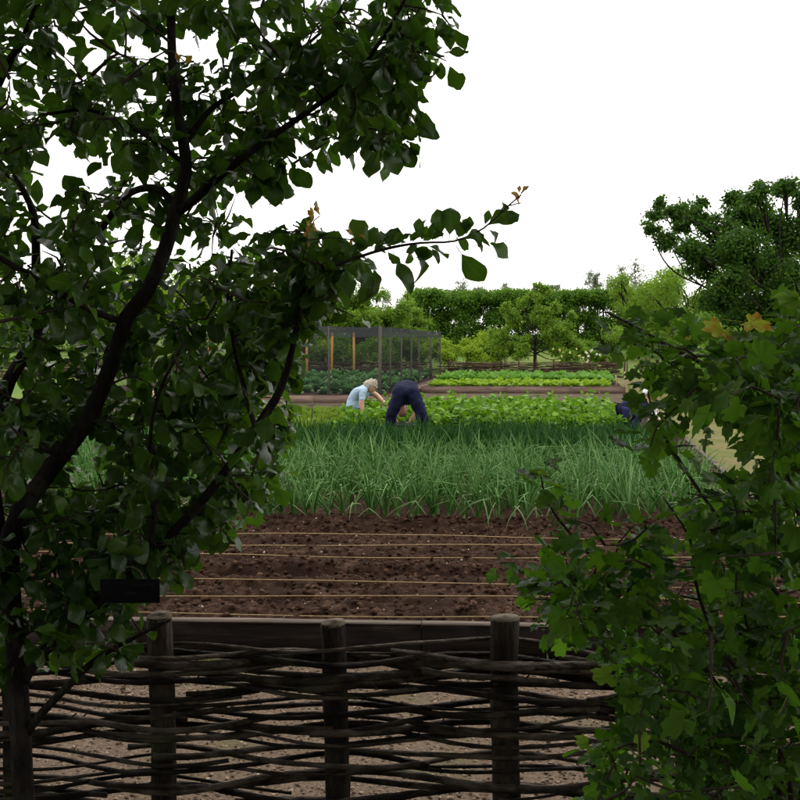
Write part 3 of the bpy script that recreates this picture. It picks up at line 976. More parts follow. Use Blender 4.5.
def make_tree(name, label, base, trunk_h, clumps, nleaf, s0, s1, lmat, trunk_r=0.12, group=None, bark=None, cat='tree', limbs=True, lean=(0, 0), tm=L2, sub=6, subr=0.45, shell=0.35, stemless=False):
    """clumps: list of (dx, dy, z, r) about the base"""
    base = np.array(base, float)
    t = empty(name, tuple(base)); tag(t, label, cat, group)
    bark = bark or BARK_FAR
    top = np.array([lean[0], lean[1], trunk_h])
    g = Geo()
    if not stemless:
        tube(g, spline([[0, 0, -0.15], [lean[0] * .3, lean[1] * .3, trunk_h * .45], top], 0.3), 1.0 * np.linspace(trunk_r * 1.2, trunk_r * 0.8, len(spline([[0, 0, -0.15], [lean[0] * .3, lean[1] * .3, trunk_h * .45], top], 0.3))), 8, 0.05)
    C, R = [], []
    for (dx, dy, z, r) in clumps:
        c = np.array([dx, dy, z])
        if limbs:
            st = top * rng.uniform(0.6, 1.0)
            if stemless: st = np.array([dx * 0.15, dy * 0.15, -0.05])
            mid = (st + c) / 2 + rng.normal(0, 0.12, 3) * np.linalg.norm(c - st)
            pts = spline([st, mid, c, c + unit(c - mid) * r * 0.5], 0.25)
            tube(g, pts, np.linspace(trunk_r * 0.38, trunk_r * 0.07, len(pts)), 6, 0.05)
        for k in range(sub):
            o = unit(rng.standard_normal(3)) * r * rng.uniform(0.25, 0.85)
            o[2] *= 0.75
            C.append(c + o); R.append(r * subr * rng.uniform(0.6, 1.25))
            if limbs and r * subr > 0.2:
                pts = spline([c * 0.7 + st * 0.3, c + o * 0.4, c + o], 0.3)
                tube(g, pts, np.linspace(trunk_r * 0.2, trunk_r * 0.05, len(pts)), 4, 0)
    if g.n: g.obj('trunk', bark, t)
    g = Geo()
    clump_leaves(g, C, R, nleaf, s0, s1, tm, shell)
    o = g.obj('crown', lmat, t)
    return t


# clipped tall hedge far behind, with a bumpy face
def make_hedge(label, a, b, z1, depth, nleaf, lmat, s0=0.09, s1=0.17, rmin=0.28, rmax=0.6, per_m=20, rag=0.35):
    a, b = np.array(a, float), np.array(b, float)
    t = empty('hedge', tuple((a + b) / 2)); off = np.array(t.location)
    tag(t, label, 'hedge')
    L = np.linalg.norm(b - a); d = (b - a) / L
    nrm = np.array([-d[1], d[0], 0])
    k = int(L * per_m)
    s = rng.uniform(0, L, k)
    h = rng.uniform(0.02, 1.0, k)
    h[: k // 3] = rng.uniform(0.88, 1.0, k // 3)
    C = a + d * s[:, None] + nrm * rng.uniform(-depth / 2, depth / 2, (k, 1))
    topv = z1 + rag * 2 * (fbm(s, s * 0 + 3.0, 0.35, 3))
    R = rng.uniform(rmin, rmax, k)
    z0 = ground_z(C[:, 1])
    C[:, 2] = z0 + h * (topv - z0 - R * 0.7)
    g = Geo()
    clump_leaves(g, C - off, R, nleaf, s0, s1, L2, 0.4)
    g.obj('foliage', lmat, t)
    g = Geo()
    for x in np.arange(0.5, L, 1.6):
        p = a + d * x - off
        tube(g, [p + [0, 0, -0.2], p + [0.05, 0, z1 * 0.35], p + [-0.05, 0.03, z1 * 0.7]], [0.09, 0.07, 0.03], 6)
    g.obj('stems', BARK_FAR, t)
    return t


gz = lambda y: float(ground_z(y))
ha, hb = P(412, 345, 57), P(668, 345, 59)
ha[2] = gz(58); hb[2] = gz(60)
make_hedge('tall clipped dark green hedge far behind the netting cage and small fruit tree', ha, hb, 4.45, 2.2, 150000, HEDGE, 0.10, 0.17, 0.28, 0.5, 62, 0.14)
make_hedge('long green boundary hedge far behind the netting cage and plum tree', (-34, 55, gz(55)), (ha[0] - 0.3, 57, gz(57)), 3.4, 2.5, 90000, BUSH_G, 0.12, 0.22, 0.4, 0.9, 9, 0.7)
make_hedge('long green boundary hedge behind the orchard trees on the right', (hb[0] + 0.3, 66, 1.0), (44, 60, 1.0), 4.0, 2.5, 80000, BUSH_G, 0.12, 0.22, 0.4, 0.9, 9, 0.7)

# young fruit tree behind the far fence
b = P(535, 365, 39.0); b[2] = gz(39)
make_tree('fruit_tree', 'young fruit tree with upswept branches behind the far wattle fence', b, 1.2,
          [(-1.3, 0, 1.5, 0.7), (-0.9, 0.3, 2.2, 0.65), (0.2, 0, 2.4, 0.8), (0.1, -0.1, 3.1, 0.45), (0.25, 0, 3.55, 0.3), (1.1, 0.2, 1.9, 0.75), (1.6, 0, 1.35, 0.65), (0.5, -0.5, 1.5, 0.7), (-0.5, -0.4, 1.3, 0.6), (0.9, 0, 2.6, 0.4), (-0.45, 0, 2.85, 0.35), (-1.5, 0, 0.9, 0.5), (1.5, -0.1, 0.8, 0.5), (0.9, -0.6, 0.9, 0.5), (-0.7, -0.6, 0.8, 0.45), (0.45, 0, 3.3, 0.25), (-0.05, 0, 3.5, 0.22), (-1.2, 0, 2.7, 0.28), (1.5, 0, 2.4, 0.3)],
          22000, 0.06, 0.12, FRUIT_T, 0.07, sub=7, subr=0.42, shell=0.9)

# shrubs just beyond the far fence: px, py of the crown centre, distance, radius, material, words
shr = [
    (462, 345, 39.5, 0.75, BUSH_Y, 'yellow green bushy shrub right beside the netting cage corner'),
    (487, 350, 38.8, 0.6, BUSH_Y, 'low yellow green shrub between netting cage and young fruit tree'),
    (478, 335, 44, 0.9, BUSH_Y, 'rounded yellow green shrub behind lower ones, below the tall hedge'),
    (505, 338, 43, 0.8, BUSH_G, 'mid green shrub to the left of the young fruit tree trunk'),
    (580, 346, 41, 0.75, BUSH_G, 'mid green shrub with roses growing beside it by the far fence'),
    (600, 350, 39, 0.5, FRUIT_T, 'pale green low shrub to the right of the white flowers'),
    (420, 340, 41, 0.85, BUSH_G, 'green shrub seen through the right end of the netting'),
    (395, 342, 40, 0.8, BUSH_G, 'dark shrub seen through the middle of the netting'),
    (362, 343, 41, 0.95, BUSH_G, 'broad shrub behind the netting cage, near its orange posts'),
    (330, 345, 42, 0.95, BUSH_Y, 'yellowish shrub behind orange cage posts'),
    (300, 342, 41, 0.8, BUSH_G, 'green shrub at the left end of the orange cage posts'),
]
for (px, py, D, r, mt, w) in shr:
    c = P(px, py, D)
    z0 = gz(D); h = max(c[2] - z0, 0.4)
    cl = [(rng.normal(0, r * .6), rng.normal(0, r * .4), h * rng.uniform(.45, 1.05), r * rng.uniform(.5, .75)) for _ in range(6)]
    cl += [(-r * .7, 0, h * .5, r * .55), (r * .7, 0, h * .5, r * .55)]
    make_tree('shrub', w, (c[0], D, z0), 0.4, cl, int(5200 * max(r / 0.75, 0.8)), 0.06, 0.12, mt, 0.04, 'shrubs beyond the far fence', cat='shrub', stemless=True, sub=3, subr=0.55)

# larger background trees
bgt = [
    (400, 322, 52, 1.2, FRUIT_T, 'light green tree at the left end of the tall hedge'),
    (378, 316, 50, 1.5, FRUIT_T, 'pale green tree behind the middle of the netting cage'),
    (335, 312, 50, 1.6, BUSH_G, 'mid green tree behind the orange cage posts'),
    (290, 306, 48, 1.7, BUSH_Y, 'yellow green tree glimpsed through plum foliage left of the cage'),
    (235, 305, 48, 1.8, FRUIT_T, 'green tree glimpsed through plum foliage beyond the cage'),
    (175, 300, 46, 1.9, BUSH_Y, 'bright yellow green tree glimpsed behind the leaning trunk'),
    (110, 305, 46, 1.8, FRUIT_T, 'light green tree glimpsed to the left of the leaning trunk'),
    (40, 305, 44, 1.9, BUSH_Y, 'bright green tree glimpsed through the leftmost plum branches'),
    (-40, 300, 44, 2.0, FRUIT_T, 'green tree behind the plum tree at the garden edge'),
    (640, 300, 52, 2.0, FRUIT_T, 'light green orchard tree with forked trunk beyond the far fence'),
    (690, 290, 48, 2.1, FRUIT_T, 'pale green orchard tree under the dark spreading tree'),
    (668, 325, 56, 1.6, BUSH_Y, 'yellowish orchard tree low behind the currant branch'),
    (735, 330, 44, 2.0, BUSH_G, 'mid green tree behind the dark spreading tree'),
    (800, 330, 42, 2.2, BUSH_G, 'green tree to the right behind the dark spreading tree'),
]
for (px, py, D, r, mt, w) in bgt:
    c = P(px, py, D); z0 = gz(D); h = c[2] - z0
    cl = [(rng.normal(0, r * .62), rng.normal(0, r * .5), h + rng.normal(0.0, r * .42), r * rng.uniform(.36, .6)) for _ in range(18)]
    cl = [(a_, b_, max(z_, 0.9), r_) for (a_, b_, z_, r_) in cl]
    make_tree('orchard_tree', w, (c[0], D, z0), h * .7, cl, int(12000 * r / 1.6), 0.08, 0.16, mt, 0.13, 'background orchard trees', sub=4, subr=0.5)

# far treetops above the hedge, haze put into their grey
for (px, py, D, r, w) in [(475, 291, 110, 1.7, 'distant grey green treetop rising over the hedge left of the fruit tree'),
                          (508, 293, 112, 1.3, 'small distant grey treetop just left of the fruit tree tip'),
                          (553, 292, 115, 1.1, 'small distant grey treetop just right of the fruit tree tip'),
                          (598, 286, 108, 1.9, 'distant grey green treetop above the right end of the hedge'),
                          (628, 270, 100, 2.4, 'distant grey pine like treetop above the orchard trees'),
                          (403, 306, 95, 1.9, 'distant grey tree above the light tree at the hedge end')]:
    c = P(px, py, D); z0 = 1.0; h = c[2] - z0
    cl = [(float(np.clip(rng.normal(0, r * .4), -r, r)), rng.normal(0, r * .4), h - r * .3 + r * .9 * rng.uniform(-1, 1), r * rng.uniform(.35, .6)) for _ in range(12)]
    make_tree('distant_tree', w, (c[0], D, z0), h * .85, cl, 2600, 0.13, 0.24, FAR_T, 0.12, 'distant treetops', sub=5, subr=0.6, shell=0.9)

# the big dark spreading tree on the right: limbs given by the photograph's outline
D = 27.0
tb = P(790, 380, D); tb[2] = 0
dk = [(655, 215, 8), (668, 240, 10), (690, 215, 14), (700, 202, 9), (690, 250, 15), (715, 225, 16), (720, 255, 20), (745, 215, 17), (760, 195, 14), (775, 225, 22), (745, 250, 22),
      (770, 270, 26), (735, 280, 20), (800, 200, 18), (810, 230, 26), (830, 260, 30), (800, 290, 30), (760, 305, 24), (850, 210, 30), (870, 290, 36), (725, 300, 16), (783, 255, 24), (650, 228, 7), (660, 203, 7), (820, 320, 30), (780, 325, 26), (740, 325, 20), (705, 270, 14), (710, 300, 12), (760, 340, 22), (800, 345, 26), (785, 185, 12), (735, 200, 10), (675, 212, 9), (680, 228, 9)]
cl = []
for (px, py, rp_) in dk:
    dd = D + rng.normal(0, 1.1)
    c = P(px, py, dd)
    cl.append((c[0] - tb[0], c[1] - tb[1], c[2], rp_ * D / FPX * 1.3))
make_tree('spreading_tree', 'big dark green spreading tree with ragged layered crown above the path', tb, 2.6, cl, 120000, 0.06, 0.13, DARK_T, 0.12, sub=11, subr=0.5, shell=0.9)
# dark understorey below it, at the side of the path
for (px, py, Dd, r, mt, w) in [(690, 365, 31, 0.9, BUSH_G, 'green shrub at the far end of the straw coloured path'), (735, 365, 27, 1.2, HEDGE, 'dark shrub under the spreading tree beside the path'),
                               (775, 370, 22, 1.2, HEDGE, 'dark bushy shrub behind the currant bush'), (830, 365, 20, 1.4, HEDGE, 'large dark shrub beyond the currant bush on the right')]:
    c = P(px, py, Dd); h = max(c[2], 0.5)
    cl = [(rng.normal(0, r * .6), rng.normal(0, r * .5), h * rng.uniform(.3, 1.3), r * rng.uniform(.45, .7)) for _ in range(9)]
    make_tree('shrub', w, (c[0], Dd, 0), 0.4, cl, 9000, 0.07, 0.12, mt, 0.05, 'shrubs along the right of the path', cat='shrub', stemless=True, sub=3, subr=0.55)

# roses by the far fence
for (px, py, D, mt, w) in [(568, 352, 38, YELLOW_F, 'pale yellow rose bush flowering behind the far fence'), (585, 357, 37.6, WHITE_F, 'white flowering rose clump right by the far fence')]:
    c = P(px, py, D)
    t = empty('rose_bush', (c[0], D, gz(D))); tag(t, w, 'rose bush')
    g = Geo(); clump_leaves(g, [[0, 0, 0.35], [0.3, 0, 0.3], [-.3, 0.1, 0.4]], [0.35, 0.3, 0.3], 700, 0.05, 0.09); g.obj('foliage', BUSH_G, t)
    h = c[2] - gz(D)
    for k in range(11):
        g = Geo(); q = np.array([rng.normal(0, 0.3), rng.normal(-0.2, 0.1), h + rng.normal(0, 0.14)])
        n = 8; d = unit(rng.normal(0, 1, (n, 3)))
        g.inst(L6, frames(np.tile(q, (n, 1)), d, rng.normal(0, 1, (n, 3)), np.full(n, 0.06)))
        g.obj('flower', mt, t)

# ---------------------------------------------------------------- pots and crate on the earth path (left, glimpsed through the tree)
TERRA = rough_mat('terracotta', [(0.34, 0.13, 0.06), (0.48, 0.20, 0.10)], 9, 0.8, 0.2, 40)
CREAM = rough_mat('cream_wood', [(0.62, 0.47, 0.22), (0.75, 0.60, 0.32)], 6, 0.7, 0.2, 30, stretch=(1, 6, 6))


def lathe(geo, prof, seg=16):
    a = np.arange(seg) * 2 * math.pi / seg
    V = np.concatenate([np.stack([r * np.cos(a), r * np.sin(a), np.full(seg, z)], 1) for r, z in prof])
    n = len(prof)
    i = (np.arange(n - 1)[:, None] * seg + np.arange(seg)[None]).ravel()
    j = np.tile((np.arange(seg) + 1) % seg, n - 1) + np.repeat(np.arange(n - 1) * seg, seg)
    geo.add(V, np.stack([i, j, j + seg, i + seg], 1))


for (px, py, sc, w) in [(112, 410, 1.0, 'terracotta pot on the earth path, set apart from the crate'), (137, 411, 0.85, 'smaller terracotta pot right beside the cream crate'), (128, 433, 0.7, 'small terracotta pot nearest the seedling rows')]:
    D = 21.5 if py < 420 else 19.5
    q = P(px, py, D)
    t = empty('plant_pot', (q[0], D, 0.0)); t.scale = (sc, sc, sc); tag(t, w, 'pot')
    g = Geo(); lathe(g, [(0.0, 0), (0.10, 0), (0.135, 0.22), (0.125, 0.22), (0.095, 0.03), (0, 0.03)]); g.obj('body', TERRA, t)
    g = Geo(); lathe(g, [(0.136, 0.20), (0.152, 0.20), (0.155, 0.265), (0.128, 0.265), (0.128, 0.215)]); g.obj('rim', TERRA, t)
    g = Geo(); clump_leaves(g, [[0, 0, 0.36]], [0.14], 60, 0.06, 0.10, L6); g.obj('foliage', BUSH_G, t)
D = 21.8
q = P(150, 410, D)
t = empty('crate', (q[0], D, 0.0), 0.3); tag(t, 'cream slatted wooden crate on the earth path beside pots', 'crate')
for k in range(3):
    for sy in (-1, 1):
        g = Geo(); box_geo(g, (-0.2, sy * 0.14 - 0.008, 0.02 + k * 0.13), (0.2, sy * 0.14 + 0.008, 0.12 + k * 0.13)); g.obj('slat', CREAM, t, smooth=False)
        g = Geo(); box_geo(g, (sy * 0.21 - 0.008, -0.13, 0.02 + k * 0.13), (sy * 0.21 + 0.008, 0.13, 0.12 + k * 0.13)); g.obj('slat', CREAM, t, smooth=False)
for sx in (-1, 1):
    for sy in (-1, 1):
        g = Geo(); box_geo(g, (sx * 0.185 - 0.015, sy * 0.115 - 0.015, 0), (sx * 0.185 + 0.015, sy * 0.115 + 0.015, 0.41)); g.obj('corner_post', CREAM, t, smooth=False)
g = Geo(); box_geo(g, (-0.2, -0.13, 0.01), (0.2, 0.13, 0.018)); g.obj('base', CREAM, t, smooth=False)

# ---------------------------------------------------------------- people
SKIN = rough_mat('skin', [(0.42, 0.22, 0.15), (0.52, 0.29, 0.20)], 8, 0.55, 0.1, 60, spec=0.4)
NAVY = rough_mat('navy_cloth', [(0.002, 0.003, 0.013), (0.004, 0.006, 0.026), (0.008, 0.011, 0.044)], 14, 0.9, 0.5, 30, spec=0.2)
NAVY2 = rough_mat('navy_jersey', [(0.010, 0.012, 0.045), (0.018, 0.022, 0.075)], 14, 0.9, 0.5, 35, spec=0.2)
BLUE = rough_mat('light_blue_shirt', [(0.30, 0.42, 0.56), (0.40, 0.53, 0.66)], 10, 0.85, 0.5, 35, spec=0.2)
HAIR = rough_mat('grey_hair', [(0.20, 0.17, 0.13), (0.50, 0.45, 0.37)], 45, 0.7, 0.6, 90)
WHITE_C = rough_mat('white_cotton', [(0.72, 0.72, 0.74), (0.82, 0.82, 0.84)], 10, 0.85, 0.4, 35, spec=0.2)
BOOT = rough_mat('dark_boot', [(0.012, 0.011, 0.011), (0.03, 0.027, 0.025)], 14, 0.6, 0.2, 40)
BUCKET = rough_mat('dark_green_plastic', [(0.008, 0.03, 0.026), (0.014, 0.045, 0.038)], 6, 0.45, 0.1, 30, spec=0.5)


def skin(name, parent, mat, nodes, edges, sub=3, off=(0, 0, 0)):
    """nodes: (x,y,z,rx,ry); grown with a Skin modifier into one continuous surface"""
    bm = bmesh.new()
    lay = bm.verts.layers.skin.verify()
    vs_ = []
    for i, nd in enumerate(nodes):
        v = bm.verts.new((nd[0] - off[0], nd[1] - off[1], nd[2] - off[2]))
        v[lay].radius = (nd[3], nd[4] if len(nd) > 4 else nd[3])
        v[lay].use_root = (i == 0)
        vs_.append(v)
    for a, b_2 in edges:
        bm.edges.new((vs_[a], vs_[b_2]))
    me = bpy.data.meshes.new(name); bm.to_mesh(me); bm.free()
    tmp = bpy.data.objects.new('tmp', me); COL.objects.link(tmp)
    sk = tmp.modifiers.new('skin', 'SKIN'); sk.use_smooth_shade = True
    sb = tmp.modifiers.new('sub', 'SUBSURF'); sb.levels = sub; sb.render_levels = sub
    dg = bpy.context.evaluated_depsgraph_get()
    me2 = bpy.data.meshes.new_from_object(tmp.evaluated_get(dg))
    bpy.data.objects.remove(tmp)
    me2.name = name
    co = np.empty(len(me2.vertices) * 3); me2.vertices.foreach_get('co', co); co = co.reshape(-1, 3)
    no = np.array([v.normal[:] for v in me2.vertices])
    if name != 'body':          # creases and slack in the cloth
        w = fbm(co[:, 0] + co[:, 1] * 0.7, co[:, 2] * 1.6 + co[:, 1], 7.0, 3)
        co = co + no * (0.050 * w)[:, None]
        me2.vertices.foreach_set('co', co.ravel())
    me2.materials.clear(); me2.materials.append(mat)
    me2.polygons.foreach_set('use_smooth', np.ones(len(me2.polygons), dtype=bool))
    return link(name, me2, parent)


def head_mesh(geo, c, fwd, up, h=0.225):
    """a head with brow, nose, chin and ears; fwd is where the face looks"""
    fwd, up = unit(np.array(fwd, float)), np.array(up, float)
    up = unit(up - fwd * np.dot(up, fwd)); rt = np.cross(fwd, up)
    n, m = 18, 14
    V = []
    for i in range(m + 1):
        th = math.pi * i / m
        for j in range(n):
            ph = 2 * math.pi * j / n
            x, y, z = math.sin(th) * math.cos(ph), math.sin(th) * math.sin(ph), math.cos(th)   # x forward
            r = 1.0
            w = 0.36 if z > -0.2 else 0.36 - 0.10 * (-z - 0.2)
            fx = 0.46 * x + (0.03 if x > 0 and z < -0.3 else 0)
            nose = math.exp(-((y / 0.16) ** 2) - ((z + 0.12) / 0.16) ** 2) * (x > 0) * 0.11
            eye = -0.035 * (math.exp(-(((y - 0.33) / 0.15) ** 2) - ((z - 0.05) / 0.1) ** 2) + math.exp(-(((y + 0.33) / 0.15) ** 2) - ((z - 0.05) / 0.1) ** 2)) * (x > 0)
            ear = 0.07 * math.exp(-((abs(y) - 1) / 0.1) ** 2 - ((z + 0.05) / 0.22) ** 2 - (x / 0.3) ** 2)
            V.append(np.array(c) + h * ((fx + nose + eye) * fwd + (w * y + math.copysign(ear, y)) * rt + 0.5 * z * up))
    F = [[i * n + j, i * n + (j + 1) % n, (i + 1) * n + (j + 1) % n, (i + 1) * n + j] for i in range(m) for j in range(n)]
    geo.add(np.array(V), np.array(F))


def hair_cap(geo, c, fwd, up, h=0.225, low=-0.25, grow=1.09):
    fwd, up = unit(np.array(fwd, float)), np.array(up, float)
    up = unit(up - fwd * np.dot(up, fwd)); rt = np.cross(fwd, up)
    n, m = 18, 9
    V = []
    for i in range(m + 1):
        for j in range(n):
            ph = 2 * math.pi * j / n
            lim = 1.15 if math.cos(ph) > 0.35 else 2.15
            th = lim * i / m
            x, y, z = math.sin(th) * math.cos(ph), math.sin(th) * math.sin(ph), math.cos(th)
            k = grow * (1 + 0.07 * rng.standard_normal())
            V.append(np.array(c) + h * k * (0.46 * x * fwd + 0.38 * y * rt + 0.5 * z * up))
    F = [[i * n + j, i * n + (j + 1) % n, (i + 1) * n + (j + 1) % n, (i + 1) * n + j] for i in range(m) for j in range(n)]
    geo.add(np.array(V), np.array(F))


def hand(geo, wrist, d, palm_n, s=1.0, curl=0.5):
    """palm with four unequal fingers and a thumb, built along d"""
    d = unit(np.array(d, float)); nn = np.array(palm_n, float); nn = unit(nn - d * np.dot(nn, d)); side = np.cross(d, nn)
    w = np.array(wrist, float)
    tube(geo, [w, w + d * 0.045 * s, w + d * 0.09 * s], [0.026 * s, 0.036 * s, 0.034 * s], 8)
    for k, (o, L) in enumerate(((-0.03, 0.062), (-0.010, 0.076), (0.010, 0.08), (0.030, 0.07))):
        b0 = w + d * 0.085 * s + side * o * s
        b1 = b0 + (d * math.cos(curl) + nn * math.sin(curl)) * L * 0.5 * s
        b2 = b1 + (d * math.cos(curl * 2.2) + nn * math.sin(curl * 2.2)) * L * 0.5 * s
        tube(geo, [b0, b1, b2], [0.0095 * s, 0.009 * s, 0.007 * s], 6)
    t0 = w + d * 0.03 * s + side * 0.03 * s
    t1 = t0 + (side * 0.7 + d * 0.6 + nn * 0.3) * 0.035 * s
    tube(geo, [t0, t1, t1 + (d * 0.8 + nn * 0.5) * 0.03 * s], [0.012 * s, 0.0105 * s, 0.008 * s], 6)


def chain(pairs): return [(a, b_2) for a, b_2 in pairs]


# -- person 1: bent double over the celery, back turned to us
Y0 = 13.05
p1 = empty('person', (0.10, Y0, BED_Z)); tag(p1, 'person in navy work trousers bent double over the celery, back turned', 'person')
o1 = (0.10, Y0, BED_Z)
lx, rx = P(389.5, 428, Y0)[0], P(426, 428, Y0 - 0.05)[0]
hx = P(406, 380, Y0)[0]
hipz = 0.99
gzb = BED_Z
nod = [(hx, Y0 + 0.03, hipz - 0.05, 0.150, 0.150), (hx, Y0 + 0.18, hipz - 0.045, 0.135, 0.125), (hx, Y0 + 0.30, hipz - 0.08, 0.125, 0.105),
       (hx - 0.085, Y0 + 0.0, hipz - 0.14, 0.118), (hx - 0.125, Y0 - 0.02, 0.75, 0.102), (lx + 0.03, Y0 + 0.0, 0.57, 0.086), (lx + 0.01, Y0 + 0.03, 0.40, 0.078), (lx, Y0 + 0.05, 0.24, 0.076),
       (hx + 0.085, Y0 + 0.0, hipz - 0.14, 0.118), (hx + 0.14, Y0 - 0.02, 0.75, 0.102), (rx - 0.06, Y0 - 0.04, 0.57, 0.088), (rx - 0.02, Y0 - 0.03, 0.40, 0.080), (rx, Y0 - 0.02, 0.24, 0.076)]
skin('trousers', p1, NAVY, nod, [(0, 1), (1, 2), (0, 3), (3, 4), (4, 5), (5, 6), (6, 7), (0, 8), (8, 9), (9, 10), (10, 11), (11, 12)], off=o1)
nod = [(hx, Y0 + 0.29, hipz - 0.10, 0.130, 0.105), (hx, Y0 + 0.45, hipz - 0.15, 0.145, 0.105), (hx - 0.01, Y0 + 0.62, hipz - 0.22, 0.17, 0.10), (hx - 0.02, Y0 + 0.70, hipz - 0.29, 0.07),
       (hx - 0.19, Y0 + 0.62, hipz - 0.30, 0.062), (hx - 0.20, Y0 + 0.64, 0.55, 0.05), (hx + 0.16, Y0 + 0.62, hipz - 0.30, 0.062), (hx + 0.15, Y0 + 0.65, 0.55, 0.05)]
skin('shirt', p1, NAVY2, nod, [(0, 1), (1, 2), (2, 3), (2, 4), (4, 5), (2, 6), (6, 7)], off=o1)
nod = [(hx - 0.01, Y0 + 0.62, hipz - 0.22, 0.10), (hx - 0.02, Y0 + 0.70, hipz - 0.29, 0.058), (hx - 0.02, Y0 + 0.75, hipz - 0.33, 0.055), (hx - 0.19, Y0 + 0.62, hipz - 0.30, 0.048), (hx - 0.20, Y0 + 0.64, 0.56, 0.042), (hx - 0.12, Y0 + 0.62, 0.36, 0.03),
       (hx + 0.16, Y0 + 0.62, hipz - 0.30, 0.048), (hx + 0.15, Y0 + 0.65, 0.56, 0.042), (hx + 0.05, Y0 + 0.64, 0.38, 0.03)]
skin('body', p1, SKIN, nod, [(0, 1), (1, 2), (0, 3), (3, 4), (4, 5), (0, 6), (6, 7), (7, 8)], off=o1)
g = Geo(); hc = np.array([hx - 0.06, Y0 + 0.80, hipz - 0.40]) - o1; head_mesh(g, hc, (0, -0.75, -0.5), (0, 0.5, -0.8)); g.obj('head', SKIN, p1)
g = Geo(); hair_cap(g, hc, (0, -0.75, -0.5), (0, 0.5, -0.8)); g.obj('hair', HAIR, p1)
g = Geo(); hand(g, np.array([hx - 0.12, Y0 + 0.62, 0.38]) - o1, (0.3, 0, -1), (0.8, 0.3, 0.2)); g.obj('hand', SKIN, p1)
g = Geo(); hand(g, np.array([hx + 0.05, Y0 + 0.64, 0.40]) - o1, (-0.3, 0, -1), (-0.8, 0.3, 0.2)); g.obj('hand', SKIN, p1)
for (fx, fy) in ((lx - 0.01, Y0 + 0.05), (rx + 0.01, Y0 - 0.02)):
    g = Geo(); tube(g, spline([[fx, fy - 0.10, gzb + 0.04], [fx, fy - 0.05, gzb + 0.055], [fx, fy + 0.08, gzb + 0.05], [fx, fy + 0.19, gzb + 0.035]], 0.03), 0.05, 10)
    V_, F_, U_ = g.arrays(); V_[:, 2] = np.maximum(V_[:, 2], gzb + 0.003)
    link('boot', mesh_np('boot', V_ - np.array(o1), F_, BOOT), p1)

# -- trug at his feet
q = P(405, 428, Y0 + 0.28)
t = empty('harvest_bucket', (q[0], Y0 + 0.28, BED_Z)); tag(t, 'dark green harvest bucket on the soil between the stooping person\'s legs', 'bucket')
g = Geo(); lathe(g, [(0, 0), (0.12, 0), (0.165, 0.24), (0.150, 0.24), (0.11, 0.02), (0, 0.02)], 20); g.obj('body', BUCKET, t)
g = Geo(); a_ = np.linspace(0, 2 * math.pi, 25); tube(g, np.stack([0.166 * np.cos(a_), 0.166 * np.sin(a_), np.full(25, 0.24)], 1), 0.011, 6, cap=False); g.obj('rim', BUCKET, t)
g = Geo(); a_ = np.linspace(0, math.pi, 15); tube(g, np.stack([0.166 * np.cos(a_), -0.10 * np.sin(a_), 0.24 + 0.05 * np.sin(a_)], 1), 0.006, 5); g.obj('handle', GREY_POST, t)

# -- person 2: kneeling in the celery, reaching to the right
Y0 = 15.35
c0 = P(356, 392, Y0)
o2 = (c0[0], Y0, BED_Z)
p2 = empty('person', o2); tag(p2, 'grey haired person in light blue shirt kneeling in the celery, arm stretched out', 'person')
bx_ = c0[0]
sh = P(366, 386, Y0 - 0.02)
hd = P(370.5, 386, Y0 - 0.10)
nod = [(bx_ - 0.06, Y0 + 0.04, 0.42, 0.15, 0.14), (bx_ - 0.03, Y0 + 0.02, 0.56, 0.15, 0.13), (bx_ + 0.03, Y0, 0.70, 0.16, 0.125), (sh[0] - 0.05, Y0 - 0.02, 0.80, 0.145, 0.11), (sh[0] + 0.03, Y0 - 0.05, 0.82, 0.07),
       (sh[0] - 0.04, Y0 - 0.19, 0.76, 0.07), (sh[0] - 0.06, Y0 - 0.22, 0.60, 0.066), (sh[0] + 0.02, Y0 + 0.15, 0.76, 0.07), (sh[0] + 0.13, Y0 + 0.12, 0.70, 0.062)]
skin('shirt', p2, BLUE, nod, [(0, 1), (1, 2), (2, 3), (3, 4), (3, 5), (5, 6), (3, 7), (7, 8)], off=o2)
el = P(378, 397, Y0 + 0.05); wr = P(383, 401.5, Y0 - 0.05)
nod = [(sh[0] - 0.04, Y0 - 0.03, 0.79, 0.09), (sh[0] + 0.03, Y0 - 0.05, 0.83, 0.055), (hd[0] - 0.01, Y0 - 0.08, hd[2] - 0.06, 0.055),
       (sh[0] - 0.04, Y0 - 0.19, 0.75, 0.05), (sh[0] - 0.07, Y0 - 0.24, 0.56, 0.046), (sh[0] - 0.02, Y0 - 0.26, 0.36, 0.034),
       (sh[0] + 0.02, Y0 + 0.14, 0.76, 0.05), (el[0] - 0.02, Y0 + 0.08, 0.68, 0.046), (wr[0], Y0 - 0.03, wr[2], 0.032)]
skin('body', p2, SKIN, nod, [(0, 1), (1, 2), (0, 3), (3, 4), (4, 5), (0, 6), (6, 7), (7, 8)], off=o2)
nod = [(bx_ - 0.07, Y0 + 0.04, 0.40, 0.15, 0.14), (bx_ + 0.10, Y0 - 0.10, 0.36, 0.10), (bx_ + 0.22, Y0 - 0.13, 0.25, 0.085), (bx_ - 0.03, Y0 - 0.12, 0.225, 0.07), (bx_ - 0.25, Y0 - 0.12, 0.22, 0.055),
       (bx_ + 0.10, Y0 + 0.16, 0.36, 0.10), (bx_ + 0.22, Y0 + 0.18, 0.25, 0.085), (bx_ - 0.03, Y0 + 0.18, 0.225, 0.07), (bx_ - 0.25, Y0 + 0.18, 0.22, 0.055)]
skin('trousers', p2, NAVY, nod, [(0, 1), (1, 2), (2, 3), (3, 4), (0, 5), (5, 6), (6, 7), (7, 8)], off=o2)
